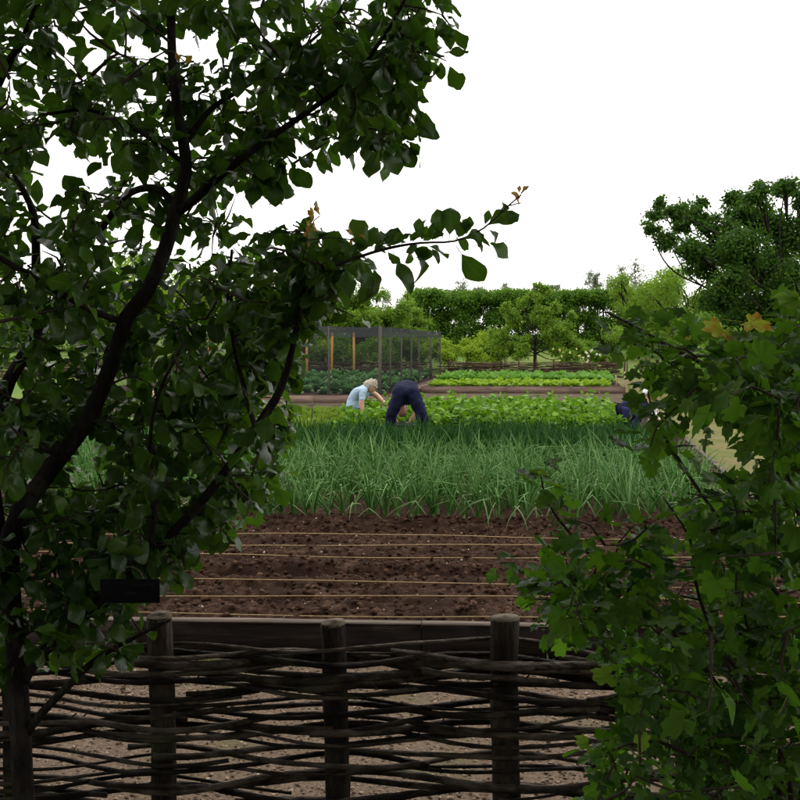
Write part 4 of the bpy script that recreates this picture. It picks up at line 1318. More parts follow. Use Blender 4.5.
for yy in (-0.12, 0.18):
    g = Geo(); tube(g, [[bx_ - 0.24, Y0 + yy, 0.22], [bx_ - 0.33, Y0 + yy, 0.215], [bx_ - 0.42, Y0 + yy, 0.205]], [0.05, 0.05, 0.036], 8); g.obj('boot', BOOT, p2, off=o2)
hc = np.array([hd[0], hd[1], hd[2]]) - o2
g = Geo(); head_mesh(g, hc, (0.75, -0.25, -0.75), (0.65, -0.1, 0.7), 0.21); g.obj('head', SKIN, p2)
g = Geo(); hair_cap(g, hc, (0.75, -0.25, -0.75), (0.65, -0.1, 0.7), 0.215, grow=1.12); g.obj('hair', HAIR, p2)
g = Geo(); hand(g, np.array([wr[0] - 0.01, Y0 - 0.03, wr[2]]) - o2, (0.8, 0, -0.6), (0.4, -0.6, -0.4)); g.obj('hand', SKIN, p2)
g = Geo(); hand(g, np.array([sh[0] - 0.02, Y0 - 0.26, 0.37]) - o2, (0.3, 0, -1), (0.5, 0.3, 0)); g.obj('hand', SKIN, p2)

# -- person 3: crouched at the right-hand end of the celery, half hidden by the currant bush
Y0 = 14.4
c0 = P(628, 408, Y0)
o3 = (c0[0], Y0, BED_Z)
p3 = empty('person', o3); tag(p3, 'person in navy and a white cap crouching at the path end of the celery', 'person')
x3 = c0[0]
nod = [(x3 - 0.14, Y0, 0.46, 0.15, 0.15), (x3 + 0.02, Y0, 0.58, 0.155, 0.13), (x3 + 0.17, Y0 - 0.02, 0.64, 0.15, 0.115), (x3 + 0.27, Y0 - 0.03, 0.66, 0.07),
       (x3 + 0.19, Y0 - 0.20, 0.58, 0.066), (x3 + 0.25, Y0 - 0.24, 0.45, 0.056), (x3 + 0.19, Y0 + 0.17, 0.58, 0.066), (x3 + 0.27, Y0 + 0.18, 0.45, 0.056)]
skin('jersey', p3, NAVY, nod, [(0, 1), (1, 2), (2, 3), (2, 4), (4, 5), (2, 6), (6, 7)], off=o3)
nod = [(x3 - 0.15, Y0, 0.44, 0.155, 0.15), (x3 + 0.04, Y0 - 0.16, 0.50, 0.10), (x3 + 0.16, Y0 - 0.19, 0.50, 0.085), (x3 + 0.06, Y0 - 0.18, 0.32, 0.07), (x3 + 0.0, Y0 - 0.18, 0.22, 0.06),
       (x3 + 0.04, Y0 + 0.16, 0.50, 0.10), (x3 + 0.16, Y0 + 0.19, 0.50, 0.085), (x3 + 0.06, Y0 + 0.18, 0.32, 0.07), (x3 + 0.0, Y0 + 0.18, 0.22, 0.06)]
skin('trousers', p3, NAVY2, nod, [(0, 1), (1, 2), (2, 3), (3, 4), (0, 5), (5, 6), (6, 7), (7, 8)], off=o3)
nod = [(x3 + 0.17, Y0 - 0.02, 0.64, 0.09), (x3 + 0.27, Y0 - 0.03, 0.67, 0.056), (x3 + 0.31, Y0 - 0.03, 0.71, 0.055), (x3 + 0.19, Y0 - 0.20, 0.58, 0.048), (x3 + 0.25, Y0 - 0.24, 0.45, 0.042), (x3 + 0.40, Y0 - 0.20, 0.40, 0.03),
       (x3 + 0.19, Y0 + 0.17, 0.58, 0.048), (x3 + 0.27, Y0 + 0.18, 0.45, 0.042), (x3 + 0.42, Y0 + 0.12, 0.40, 0.03)]
skin('body', p3, SKIN, nod, [(0, 1), (1, 2), (0, 3), (3, 4), (4, 5), (0, 6), (6, 7), (7, 8)], off=o3)
hc = np.array([x3 + 0.33, Y0 - 0.03, 0.79]) - o3
g = Geo(); head_mesh(g, hc, (0.8, -0.1, -0.5), (0.4, 0, 0.8), 0.21); g.obj('head', SKIN, p3)
g = Geo(); hair_cap(g, hc + np.array([0, 0, 0.01]), (0.8, -0.1, -0.5), (0.4, 0, 0.8), 0.215, grow=1.16); g.obj('cap', WHITE_C, p3)
for sy in (-1, 1):
    g = Geo(); hand(g, np.array([x3 + 0.39, Y0 + (-0.20 if sy < 0 else 0.12), 0.41]) - o3, (0.6, 0, -0.8), (0.3, -0.6 * sy, 0)); g.obj('hand', SKIN, p3)
    g = Geo(); tube(g, [[x3 - 0.08, Y0 + 0.18 * sy, BED_Z + 0.045], [x3 + 0.04, Y0 + 0.18 * sy, BED_Z + 0.05], [x3 + 0.15, Y0 + 0.18 * sy, BED_Z + 0.035]], [0.045, 0.048, 0.034], 8); g.obj('boot', BOOT, p3, off=o3)
# white carrier bag beside him
q = P(656, 392, 15.2)
t = empty('carrier_bag', (q[0], 15.2, BED_Z)); t.scale = (0.8, 0.8, 0.42); tag(t, 'crumpled white carrier bag standing beside the crouching person', 'bag')
g = Geo()
n, m = 16, 8
V = []
for i in range(m + 1):
    zz_ = 0.62 * i / m
    for j in range(n):
        a_ = 2 * math.pi * j / n
        w_ = (0.14 - 0.09 * (i / m) ** 2) * (1 + 0.16 * rng.standard_normal())
        V.append([w_ * math.cos(a_) * 1.2, w_ * math.sin(a_) * 0.8, zz_ + 0.01])
F = [[i * n + j, i * n + (j + 1) % n, (i + 1) * n + (j + 1) % n, (i + 1) * n + j] for i in range(m) for j in range(n)]
g.add(V, np.array(F)); g.obj('sack', WHITE_C, t)
for sx in (-1, 1):
    g = Geo(); tube(g, spline([[0.04 * sx, 0, 0.60], [0.07 * sx, 0.02, 0.70], [0.03 * sx, 0.03, 0.74], [0.01 * sx, 0.01, 0.62]], 0.03), 0.007, 5); g.obj('handle', WHITE_C, t)

# ---------------------------------------------------------------- near wattle fence
FY = 2.70
fence = empty('wattle_fence', (0, FY, 0)); tag(fence, 'dark woven hazel wattle fence between round stakes beside the gravel walk', 'fence')
foff = np.array(fence.location)
fx0 = P(335, 700, FY)[0]
SP_ = 0.482
posts = {-5: 0.92, -4: 0.9, -3: 0.93, -2: 0.90, -1: None, 0: None, 1: None, 2: 0.84, 3: 0.82, 4: 0.85, 5: 0.84}
tops = {-1: 616, 0: 623, 1: 618}
pxs = {-2: P(14, 700, FY)[0], -1: P(161, 700, FY)[0], 0: fx0, 1: P(506, 700, FY)[0], 2: P(690, 740, FY)[0]}
px_list = []
for k, h in posts.items():
    x = pxs.get(k, fx0 + SP_ * k)
    px_list.append(x)
    if h is None: h = P(335, tops[k], FY)[2]
    r = {0: 0.036, 1: 0.041, -1: 0.036}.get(k, 0.037)
    zs = np.linspace(-0.05, h, 16)
    p = np.stack([x + 0.006 * np.sin(zs * 5 + k), FY + 0.004 * np.cos(zs * 6 + k), zs], 1)
    rr = r * (1 + 0.03 * np.sin(zs * 23 + k))
    g = Geo(); tube(g, p, rr, 14, 0.025, cap=True)
    st = g.obj('stake', STAKE, fence, off=foff)
    g = Geo()
    a_ = np.arange(14) * 2 * math.pi / 14
    V = np.concatenate([np.stack([p[-1, 0] + q_ * rr[-1] * np.cos(a_), p[-1, 1] + q_ * rr[-1] * np.sin(a_), np.full(14, h + zq) + (0.004 * np.cos(a_ + k))], 1) for q_, zq in ((1.02, -0.004), (0.94, 0.004), (0.03, 0.005))])
    i = np.arange(14); j = (i + 1) % 14
    g.add(V, np.concatenate([np.stack([i, j, j + 14, i + 14], 1), np.stack([i + 14, j + 14, j + 28, i + 28], 1)]))
    g.obj('cut_top', CUTWOOD, st, off=foff, smooth=False)
px_arr = np.array(sorted(px_list))
x_lo, x_hi = px_arr[0] - 0.3, px_arr[-1] + 0.3


def weave_y(x, par, amp):
    """in front of one stake, behind the next"""
    k = np.interp(x, px_arr, np.arange(len(px_arr)))
    return amp * np.cos(math.pi * (k + par))


def rod(z, par, xs0, xs1, r0, r1, zfun, flip):
    n = max(6, int((xs1 - xs0) / 0.032))
    x = np.linspace(xs0, xs1, n)
    r = np.linspace(r0, r1, n)
    if flip: r = r[::-1]
    y = FY + weave_y(x, par, 0.040 + r.mean()) + 0.004 * np.sin(x * 9 + z * 40)
    zz_ = z + zfun(x) + 0.004 * np.sin(x * 13 + z * 70)
    p = np.stack([x, y, zz_], 1)
    g = Geo()
    rr = r * (1 + 0.10 * np.exp(-((x * 4.3 + z * 31) % 1.0 - 0.5) ** 2 / 0.004)) * (1 + 0.03 * rng.standard_normal(n))
    tube(g, p, rr, 8, 0.07)
    # snapped side-shoot stubs
    for _ in range(rng.integers(1, 7)):
        i = rng.integers(2, n - 2)
        d = np.array([rng.choice([-1, 1]) * rng.uniform(0.3, 1), rng.normal(0, 0.5), rng.normal(0.1, 0.5)])
        d = unit(d)
        tube(g, [p[i], p[i] + d * r[i] * 1.2, p[i] + d * r[i] * rng.uniform(1.8, 3.5)], [r[i] * 0.4, r[i] * 0.3, r[i] * 0.2], 5)
    g.obj('rod', WICKER, fence, off=foff)


z = 0.04
row = 0
while z < 0.765:
    xs_ = x_lo - rng.uniform(0, 0.6)
    while xs_ < x_hi:
        ln = rng.uniform(1.4, 2.6)
        e = min(xs_ + ln, x_hi + 0.1)
        mid = rng.uniform(xs_, e)
        a1, a2, ph = rng.uniform(-0.026, 0.026), rng.uniform(0.002, 0.009), rng.uniform(0, 6.28)
        r0 = rng.uniform(0.0060, 0.0130)
        right_dip = 0.05 if z > 0.60 else 0.0
        zf = lambda x, a1=a1, a2=a2, ph=ph, mid=mid, rd=right_dip: a1 * (x - mid) + a2 * np.sin(x * 2.4 + ph) + 0.006 * np.sin(x * 6.1 + 2 * ph) - rd * np.clip((x - 0.3) / 0.5, 0, 1)
        if e - xs_ > 0.35:
            rod(z + rng.normal(0, 0.004), row, xs_, e, r0, r0 * rng.uniform(0.45, 0.75), zf, rng.random() < 0.5)
        xs_ = e - rng.uniform(0.02, 0.25)
    z += rng.uniform(0.009, 0.0235)
    row += 1
# top rod ending in a cut end just past a stake
xa, xb = P(165, 655, FY)[0], P(531, 661, FY)[0]
rod(P(300, 662, FY)[2], 1, xa - 0.1, xb, 0.014, 0.013, lambda x: 0.018 * np.clip((-0.35 - x) / 0.3, 0, 1) + 0.010 * np.clip((x - 0.1) / 0.3, -0.5, 1), False)
rod(P(420, 678, FY)[2], 0, P(300, 672, FY)[0], P(640, 690, FY)[0], 0.013, 0.010, lambda x: 0.012 * np.sin(x * 4), False)
rod(P(230, 676, FY)[2], 0, P(40, 690, FY)[0], P(430, 672, FY)[0], 0.010, 0.013, lambda x: 0.012 * np.sin(x * 3 + 1), False)
# a few fallen leaves on the gravel
g = Geo()
pos = np.stack([rng.uniform(-1.8, 1.8, 26), rng.uniform(3.2, 4.8, 26), np.full(26, 0.03)], 1)
d = rng.normal(0, 1, (26, 3)); d[:, 2] *= 0.15
g.inst(L6, frames(pos, d, rng.normal(0, 0.3, (26, 3)) + [0, 0, 1], rng.uniform(0.016, 0.034, 26)))
tag(g.obj('fallen_leaves', YOUNG), 'scattered orange brown fallen leaves on the gravel walk', 'leaves', kind='stuff')

# ---------------------------------------------------------------- near foliage
def ovate(seed, fold, curl, wid, serr=0.0, twist=0.0):
    """leaf blade with petiole: local Y along, Z up; unit length"""
    r = np.random.default_rng(seed)
    ts = np.array([0.0, 0.10, 0.22, 0.35, 0.48, 0.61, 0.73, 0.83, 0.92, 1.0])
    w = wid * np.array([0.03, 0.26, 0.52, 0.76, 0.93, 1.0, 0.92, 0.70, 0.38, 0.02]) * 0.92
    V, UV = [], []
    P0 = 0.20
    ang, y, zc = 0.15, P0, 0.0
    prev = 0
    for i, t in enumerate(ts):
        dt = t - prev; prev = t
        ang2 = ang - curl * t
        y += math.cos(ang2) * dt * 0.8; zc += math.sin(ang2) * dt * 0.8
        jl, jr = 1 + serr * r.standard_normal(), 1 + serr * r.standard_normal()
        tw = twist * t
        for s, j in ((-1, jl), (0, 0), (1, jr)):
            x = s * w[i] * 0.5 * j
            z_ = zc + abs(x) * fold + (0.05 * math.sin(t * 9 + seed * 2 + s) * abs(s) if 0.1 < t < 0.95 else 0) + 0.3 * serr * r.standard_normal() * abs(s) + x * tw
            V.append([x, y - abs(x) * 0.1, z_]); UV.append([0.5 + 0.5 * s * (w[i] / wid), t])
    F = []
    for i in range(len(ts) - 1):
        for s in range(2):
            a = 3 * i + s
            F.append([a, a + 1, a + 4, a + 3])
    n0 = len(V)
    V += [[-0.008, 0, 0], [0.008, 0, 0], [0.008, P0, 0.0], [-0.008, P0, 0.0]]
    UV += [[0.5, 0]] * 4
    F.append([n0, n0 + 1, n0 + 2, n0 + 3])
    F = np.array(F)
    F = np.concatenate([F[:, [0, 1, 2]], F[:, [0, 2, 3]]])
    return np.array(V), F, np.array(UV)


AP = [ovate(1, 0.35, 0.5, .48, 0.055, 0.1), ovate(2, 0.15, 0.9, .52, 0.055, -0.3), ovate(3, 0.6, 0.2, .44, 0.055, 0.5), ovate(4, 0.05, 1.3, .56, 0.055, 0.2),
      ovate(5, 0.25, -0.4, .50, 0.055, -0.5), ovate(6, 0.8, 0.8, .46, 0.055, 0.3), ovate(7, -0.2, 0.7, .54, 0.055, 0.7), ovate(8, 0.3, 1.7, .48, 0.055, -0.7)]
AP_M = [mesh_np('leaf', a_[0], a_[1], APPLE, True, a_[2]) for a_ in AP]


def lobed(seed, cup, wid=1.0):
    """five-lobed toothed currant leaf"""
    r = np.random.default_rng(seed)
    pol = [(270, 0.05), (235, 0.42), (215, 0.50), (200, 0.46), (185, 0.56), (170, 0.60), (155, 0.50), (143, 0.44), (130, 0.66), (118, 0.78), (108, 0.68), (100, 0.74), (90, 0.92)]
    pol = pol + [(180 - a, q) for a, q in pol[-2:0:-1]]
    V = [[0, 0.30, 0]]; UV = [[0.5, 0.3]]
    for i, (a, q) in enumerate(pol):
        q = q * (1 + 0.06 * r.standard_normal())
        x, y = wid * q * 0.72 * math.cos(rad(a)), 0.34 + q * 0.68 * math.sin(rad(a))
        z_ = (0.55 - q) * 0.22 + 0.12 * abs(x) + cup * (x * x + (y - 0.3) ** 2) - 0.10 * max(0, y - 0.6) + 0.03 * r.standard_normal()
        V.append([x, y, z_]); UV.append([0.5 + x, y])
    n = len(pol)
    F = [[0, 1 + i, 1 + (i + 1) % n] for i in range(n)]
    n0 = len(V)
    V += [[-0.012, -0.45, -0.1], [0.012, -0.45, -0.1], [0.012, 0.3, 0.004], [-0.012, 0.3, 0.004]]; UV += [[.5, 0]] * 4
    F += [[n0, n0 + 1, n0 + 2], [n0, n0 + 2, n0 + 3]]
    V = np.array(V); V[:, 1] += 0.45
    return V / 1.3, np.array(F), np.array(UV)


CU = [lobed(1, 0.2), lobed(2, -0.35), lobed(3, 0.5, 1.1), lobed(4, -0.15, 0.95), lobed(5, 0.05, 1.08), lobed(6, -0.6)]
CU_M = [mesh_np('leaf', a_[0], a_[1], CURRANT, True, a_[2]) for a_ in CU]
CU_N = mesh_np('young_leaf', CU[4][0], CU[4][1], CURRANT_NEW, True, CU[4][2])
CU_L = mesh_np('light_leaf', CU[0][0], CU[0][1], CURRANT_LIGHT, True, CU[0][2])


def M4(m):
    return Matrix([list(m[0]) , list(m[1]), list(m[2]), [0, 0, 0, 1]])


class Plant:
    """limbs -> twigs -> leaves, grown towards given tips"""
    def __init__(s, name, label, cat, base):
        s.root = empty(name, base); s.off = np.array(base, float)
        tag(s.root, label, cat)
        s.nodes, s.dirs = [], []
        s.twigs = Geo()
        s.leaf = []      # (pos, dir, normal, size)

    def limb(s, name, pts, mat, step=0.05, sides=10, lump=0.04, attach=True):
        """pts rows x,y,z,r"""
        q = spline(pts, step)
        g = Geo(); tube(g, q[:, :3], np.maximum(q[:, 3], 0.0015), sides, lump)
        g.obj(name, mat, s.root, off=s.off)
        if attach:
            s.nodes += list(q[:, :3])
        return q

    def grow(s, tips, r0=0.0035, maxlen=0.5):
        """attach each tip to the nearest grown point, nearest tips first"""
        N = np.array(s.nodes)
        tips = np.asarray(tips)
        dist = np.array([np.min(np.linalg.norm(N - t, axis=1)) for t in tips])
        out = []
        for i in np.argsort(dist):
            t = tips[i]
            dd = np.linalg.norm(N - t, axis=1) + 0.25 * np.maximum(0, N[:, 2] - t[2])
            a = N[np.argmin(dd)]
            L = np.linalg.norm(t - a)
            if L < 0.02 or L > maxlen: continue
            mid = (a + t) / 2 + rng.normal(0, 0.10, 3) * L + np.array([0, 0, 0.06 * L])
            q = spline([a, mid, t], 0.035)
            tube(s.twigs, q, np.linspace(r0 * (0.7 + 1.3 * min(L / 0.4, 1.4)), 0.0012, len(q)), 5, 0, cap=False)
            N = np.vstack([N, q[1:]])
            out.append(q)
        s.nodes = list(N)
        return out

    def finish_twigs(s, mat):
        o = s.twigs.obj('twigs', mat, s.root, off=s.off); o['kind'] = 'stuff'

    def place_leaves(s, tmpls, meshes, mat, nobj=300, wid=None):
        pos = np.array([l[0] for l in s.leaf]); d = np.array([l[1] for l in s.leaf]); n = np.array([l[2] for l in s.leaf]); sz = np.array([l[3] for l in s.leaf])
        M = frames(pos - s.off, d, n, sz)
        k = rng.integers(0, len(tmpls), len(pos))
        a, b_2, f = project(pos + d * sz[:, None] * 0.5)
        app = np.where((a > -5) & (a < 805) & (b_2 > -5) & (b_2 < 805) & (f > 0.2), sz / f, 0)
        order = np.argsort(-app)
        single = set(order[:nobj].tolist())
        for i in order[:nobj]:
            o = link('leaf', meshes[k[i]], s.root)
            o.matrix_local = M4(M[i])
        g = Geo()
        rest = np.array([i not in single for i in range(len(pos))])
        for q in range(len(tmpls)):
            g.inst(tmpls[q], M[rest & (k == q)])
        if g.n:
            o = g.obj('foliage', mat, s.root); o['kind'] = 'stuff'


def leaf_along(plant, q, n, s0, s1, droop=0.5, tail=0.2, outw=0.9):
    """n leaves spread over the outer end of twig q, alternating round it"""
    L = np.linalg.norm(np.diff(q, axis=0), axis=1).sum()
    m = len(q)
    start = max(0, 1 - tail / max(L, 1e-3))
    tt = np.linspace(start, 1.0, n) if n > 1 else np.array([1.0])
    az = rng.uniform(0, 6.283)
    for j, t in enumerate(tt):
        t = float(np.clip(t + rng.normal(0, 0.04), 0, 1))
        i = min(int(t * (m - 1)), m - 2)
        p = q[i] + (q[i + 1] - q[i]) * (t * (m - 1) - i)
        ax = unit(q[i + 1] - q[i])
        x = unit(np.cross(ax, [0.2, 0.1, 1.0])); y = np.cross(ax, x)
        az += 2.4 + rng.normal(0, 0.4)
        side = x * math.cos(az) + y * math.sin(az)
        d = unit(ax * rng.uniform(0.2, 0.9) + side * outw + np.array([0, 0, -droop * rng.uniform(0.2, 1.6)]) + rng.normal(0, 0.25, 3))
        nr = np.array([0, 0, 1.0]) + side * 0.2 + rng.normal(0, 0.45, 3)
        plant.leaf.append((p, d, nr, rng.uniform(s0, s1)))


# ---- the plum-like tree on the left
TY = 2.35
tb = P(22, 800, TY)
tree = Plant('plum_tree', 'plum like tree with leaning dark trunk and glossy leaves before the wattle fence', 'tree', (tb[0] + 0.01, TY, 0))


LIMB_W = 0.70


def path(pts, Y0_, Y1_):
    n = len(pts)
    out = []
    for i, (px, py, w) in enumerate(pts):
        Yd = Y0_ + (Y1_ - Y0_) * i / (n - 1)
        p = P(px, py, Yd)
        out.append([p[0], p[1], p[2], w * LIMB_W / 2 / FPX * Yd])
    return out


tr = path([(24, 800, 31), (20, 720, 30), (15, 640, 27), (10, 570, 28)], TY, TY - 0.02)
tree.limb('trunk', [[tb[0] + 0.015, TY, -0.03, 0.055], [tb[0] + 0.01, TY, 0.06, 0.043], [tb[0] + 0.004, TY, 0.3, 0.039]] + tr + path([(12, 530, 27), (30, 495, 27)], TY - 0.02, TY), BARK, 0.06, 14, attach=False)
tree.limb('branch', path([(8, 555, 27), (20, 515, 27), (52, 467, 26), (87, 421, 24), (115, 355, 22), (126, 318, 21), (147, 292, 21), (165, 250, 20), (175, 213, 19), (186, 172, 18), (182, 135, 15), (174, 84, 13), (170, 0, 12), (166, -80, 10), (176, -190, 7)], TY, TY + 0.1), BARK, 0.05, 12)
tree.limb('branch', path([(18, 690, 22), (40, 655, 18), (105, 598, 16), (150, 556, 15), (185, 520, 14), (212, 489, 13), (241, 450, 13), (266, 414, 13), (282, 386, 11), (292, 350, 9), (300, 312, 7), (318, 275, 5)], TY, TY - 0.25), BARK, 0.05, 10)
tree.limb('branch', path([(26, 735, 14), (40, 715, 13), (70, 684, 12), (98, 658, 9), (130, 640, 6), (170, 620, 4)], TY, TY - 0.15), BARK, 0.04, 8)
tree.limb('branch', path([(5, 565, 20), (-8, 480, 22), (0, 404, 21), (20, 362, 19), (38, 327, 16), (36, 265, 13), (34, 216, 11), (18, 180, 9), (-10, 120, 7)], TY, TY + 0.35), BARK, 0.05, 10)
tree.limb('branch', path([(124, 322, 11), (95, 312, 10), (60, 293, 9), (0, 258, 9), (-60, 225, 7), (-140, 180, 5)], TY + 0.04, TY - 0.3), BARK, 0.04, 8)
tree.limb('branch', path([(178, 212, 14), (196, 198, 13), (216, 179, 12), (260, 145, 10), (310, 110, 8), (350, 80, 7), (385, 35, 5), (410, -10, 4)], TY + 0.06, TY - 0.3), BARK, 0.04, 8)
tree.limb('branch', path([(184, 145, 10), (200, 122, 9), (216, 105, 8), (250, 84, 6), (300, 50, 5), (340, 10, 4), (370, -60, 3)], TY + 0.08, TY + 0.4), BARK, 0.04, 8)
tree.limb('branch', path([(183, 162, 8), (155, 142, 7), (128, 125, 6), (90, 110, 5), (40, 115, 4)], TY + 0.08, TY - 0.1), BARK, 0.04, 8)
tree.limb('branch', path([(176, 205, 12), (155, 188, 11), (125, 196, 10), (100, 230, 8), (70, 250, 6)], TY + 0.07, TY + 0.45), BARK, 0.04, 8)
tree.limb('branch', path([(-30, 160, 12), (3, 74, 11), (30, 27, 11), (45, -30, 9), (70, -120, 6)], TY + 0.3, TY + 0.1), BARK, 0.04, 8)
tree.limb('branch', path([(255, 428, 8), (246, 395, 7), (235, 350, 6), (228, 300, 5), (232, 250, 4)], TY - 0.2, TY + 0.1), BARK, 0.04, 8)
tree.limb('branch', path([(60, 455, 9), (30, 440, 8), (-5, 400, 7), (-50, 380, 5)], TY + 0.01, TY - 0.35), BARK, 0.04, 8)
tree.limb('branch', path([(150, 555, 8), (155, 500, 7), (150, 440, 6), (160, 390, 5), (185, 340, 4)], TY - 0.1, TY - 0.3), BARK, 0.04, 8)
# the long twig reaching out over the garden
kt = path([(298, 330, 5), (304, 300, 5), (318, 276, 5), (345, 262, 4.5), (385, 249, 4.5), (420, 243, 3.4), (455, 241, 2.8), (484, 228, 2.6), (508, 206, 2), (521, 195, 1.5)], TY - 0.22, TY - 0.45)
ktq = tree.limb('branch', kt, TWIG, 0.03, 6, 0.02, attach=False)

crown = [(-90, -90), (450, -90), (460, 0), (440, 22), (430, 62), (402, 92), (402, 158), (372, 168), (345, 142), (312, 148), (302, 185), (262, 202), (225, 217), (262, 236), (328, 240), (345, 275), (322, 300), (298, 330), (296, 400), (284, 440), (272, 495), (215, 540), (160, 580), (130, 630), (95, 662), (40, 660), (-90, 690)]
holes = [[(55, 35), (115, 25), (125, 70), (70, 60)], [(52, 115), (85, 130), (78, 175), (45, 225), (30, 200)], [(420, 190), (300, 175), (240, 205), (330, 225)]]
tips = []
while len(tips) < 1050:
    px, py = rng.uniform(-90, 450), rng.uniform(-90, 690)
    if not inside(crown, px, py): continue
    if any(inside(h, px, py) for h in holes) and rng.random() < 0.92: continue
    if py > 540 and rng.random() < 0.35: continue
    if py < 300 and rng.random() < 0.12: continue
    Yd = float(np.clip(TY + rng.normal(0.27, 0.30), 2.0, 3.2))
    ld = np.interp(py, [-90, 0, 84, 135, 172, 250, 318, 355, 421, 467, 515], [166, 170, 174, 182, 186, 165, 126, 115, 87, 52, 20])
    if abs(px - ld) < 26 and py < 520: Yd = max(Yd, TY + 0.22)
    if py > 520: Yd = float(np.clip(TY + rng.normal(0.0, 0.12), 2.1, 2.5))
    tips.append(P(px, py, Yd))
for (cx, cy, n) in ((315, 258, 8), (322, 280, 6), (298, 285, 8), (275, 250, 8), (285, 320, 7), (275, 365, 6), (395, 130, 8), (380, 90, 8), (410, 50, 8), (425, 20, 6), (70, 630, 4), (105, 640, 5), (60, 590, 6), (110, 600, 4), (230, 400, 14), (240, 350, 10), (200, 450, 14), (225, 505, 10), (150, 470, 16), (100, 520, 14), (160, 530, 12), (60, 430, 12), (120, 560, 8), (30, 520, 10), (180, 390, 12), (90, 380, 10), (338, 268, 4), (360, 60, 10), (300, 60, 10)):
    for _ in range(n):
        tips.append(P(cx + rng.normal(0, 14), cy + rng.normal(0, 14), TY + (0.22 if 340 < cy < 545 else -0.18 if cy < 340 else 0.0) + rng.normal(0, 0.10)))
# the rest of the crown, above and to the left of what the picture takes in
while len(tips) < 1400:
    q = np.array([rng.normal(-0.85, 0.75), TY + rng.normal(0.1, 0.55), rng.uniform(1.3, 3.9)])
    a, b_2, f = project(q)
    if f[0] > 0.3 and -60 < a[0] < 860 and b_2[0] > -60: continue
    if q[1] < 0.9 or abs(q[0] + 0.85) > 1.5: continue
    tips.append(q)
for q in tree.grow(np.array(tips)):
    n = rng.integers(5, 9)
    leaf_along(tree, q, n, 0.048, 0.094, 0.6, 0.14)
# leaves of the reaching twig, one by one
for (bx0, by0, bx1, by1, dy) in [(371, 248, 353, 214, .1), (489, 225, 523, 211, .1), (484, 240, 513, 254, -.1), (456, 246, 486, 288, .1), (449, 243, 452, 200, -.1), (443, 240, 436, 205, .1), (460, 241, 486, 230, 0),
                                 (419, 243, 419, 219, .1), (430, 242, 436, 226, -.2), (412, 250, 438, 283, .1), (430, 244, 438, 266, -.1), (393, 252, 410, 297, -.2), (372, 260, 383, 312, .2), (362, 262, 375, 305, -.1), (383, 250, 398, 222, .2),
                                 (378, 250, 372, 225, .3), (400, 247, 408, 230, .2), (405, 245, 393, 228, -.2), (352, 262, 345, 238, .1), (357, 262, 365, 290, .3), (345, 264, 350, 300, -.3), (465, 238, 472, 220, .2), (425, 243, 447, 260, .3)]:
    Yd = TY - 0.40
    a, c = P(bx0, by0, Yd), P(bx1, by1, Yd + dy * 0.15)
    d = c - a; L = np.linalg.norm(d)
    tree.leaf.append((a, d / L, np.array([rng.normal(0, 0.6), -0.9, 0.5 + rng.normal(0, 0.3)]), L * 0.98))
kn = len(ktq)
for i in range(52):
    f_ = rng.uniform(0.16, 0.93)
    a = ktq[int(f_ * (kn - 1)), :3]
    up_ = 1 if rng.random() < 0.62 else -1
    d = unit(np.array([rng.normal(0.35, 0.5), rng.normal(0, 0.5), up_ * rng.uniform(0.4, 1.1)]))
    tree.leaf.append((a, d, np.array([rng.normal(0, 0.7), -0.7, 0.5 + rng.normal(0, 0.4)]), rng.uniform(0.036, 0.064)))
SPRIGS = [(517, 196, 3), (521, 203, 2), (312, 225, 5), (320, 216, 3), (307, 240, 3), (352, 237, 3), (356, 240, 2), (60, 0, 2), (185, 62, 2)]
tree.nodes += list(ktq[:, :3])
tree.grow(np.array([P(a_, b_2, TY - 0.42) for (a_, b_2, _) in SPRIGS]), 0.0016, 1.0)
tree.place_leaves(AP, AP_M, APPLE, 300)
tree.finish_twigs(TWIG)
for (px, py, n) in SPRIGS:
    c = P(px, py, TY - 0.42)
    for _ in range(n):
        d = unit(rng.normal(0, 1, 3) + [0, -0.2, 0.5])
        m = frames(np.array([c - tree.off + rng.normal(0, 0.006, 3)]), np.array([d]), rng.normal(0, 1, (1, 3)), [rng.uniform(0.018, 0.034)])[0]
        me = bpy.data.meshes.get('young_leaf_plum') or mesh_np('young_leaf_plum', AP[2][0], AP[2][1], YOUNG, True, AP[2][2])
        o = link('young_leaf', me, tree.root); o.matrix_local = M4(m)

# ---- currant bush on the right
BY = 1.85
bb = P(770, 700, BY)
bush = Plant('currant_bush', 'currant bush with lobed green leaves arching over the wattle fence', 'bush', (bb[0], BY, 0))
base = [bb[0], BY, 0.0]


def stem(pts, y0, y1, bo):
    q = path(pts, y0, y1)
    b0 = [base[0] + bo[0], base[1] + bo[1], -0.02, 0.012]
    m = [(b0[0] * 0.5 + q[0][0] * 0.5), (b0[1] + q[0][1]) / 2, q[0][2] * 0.45, 0.0095]
    return bush.limb('stem', [b0, m] + q, TWIG, 0.03, 7, 0.04)


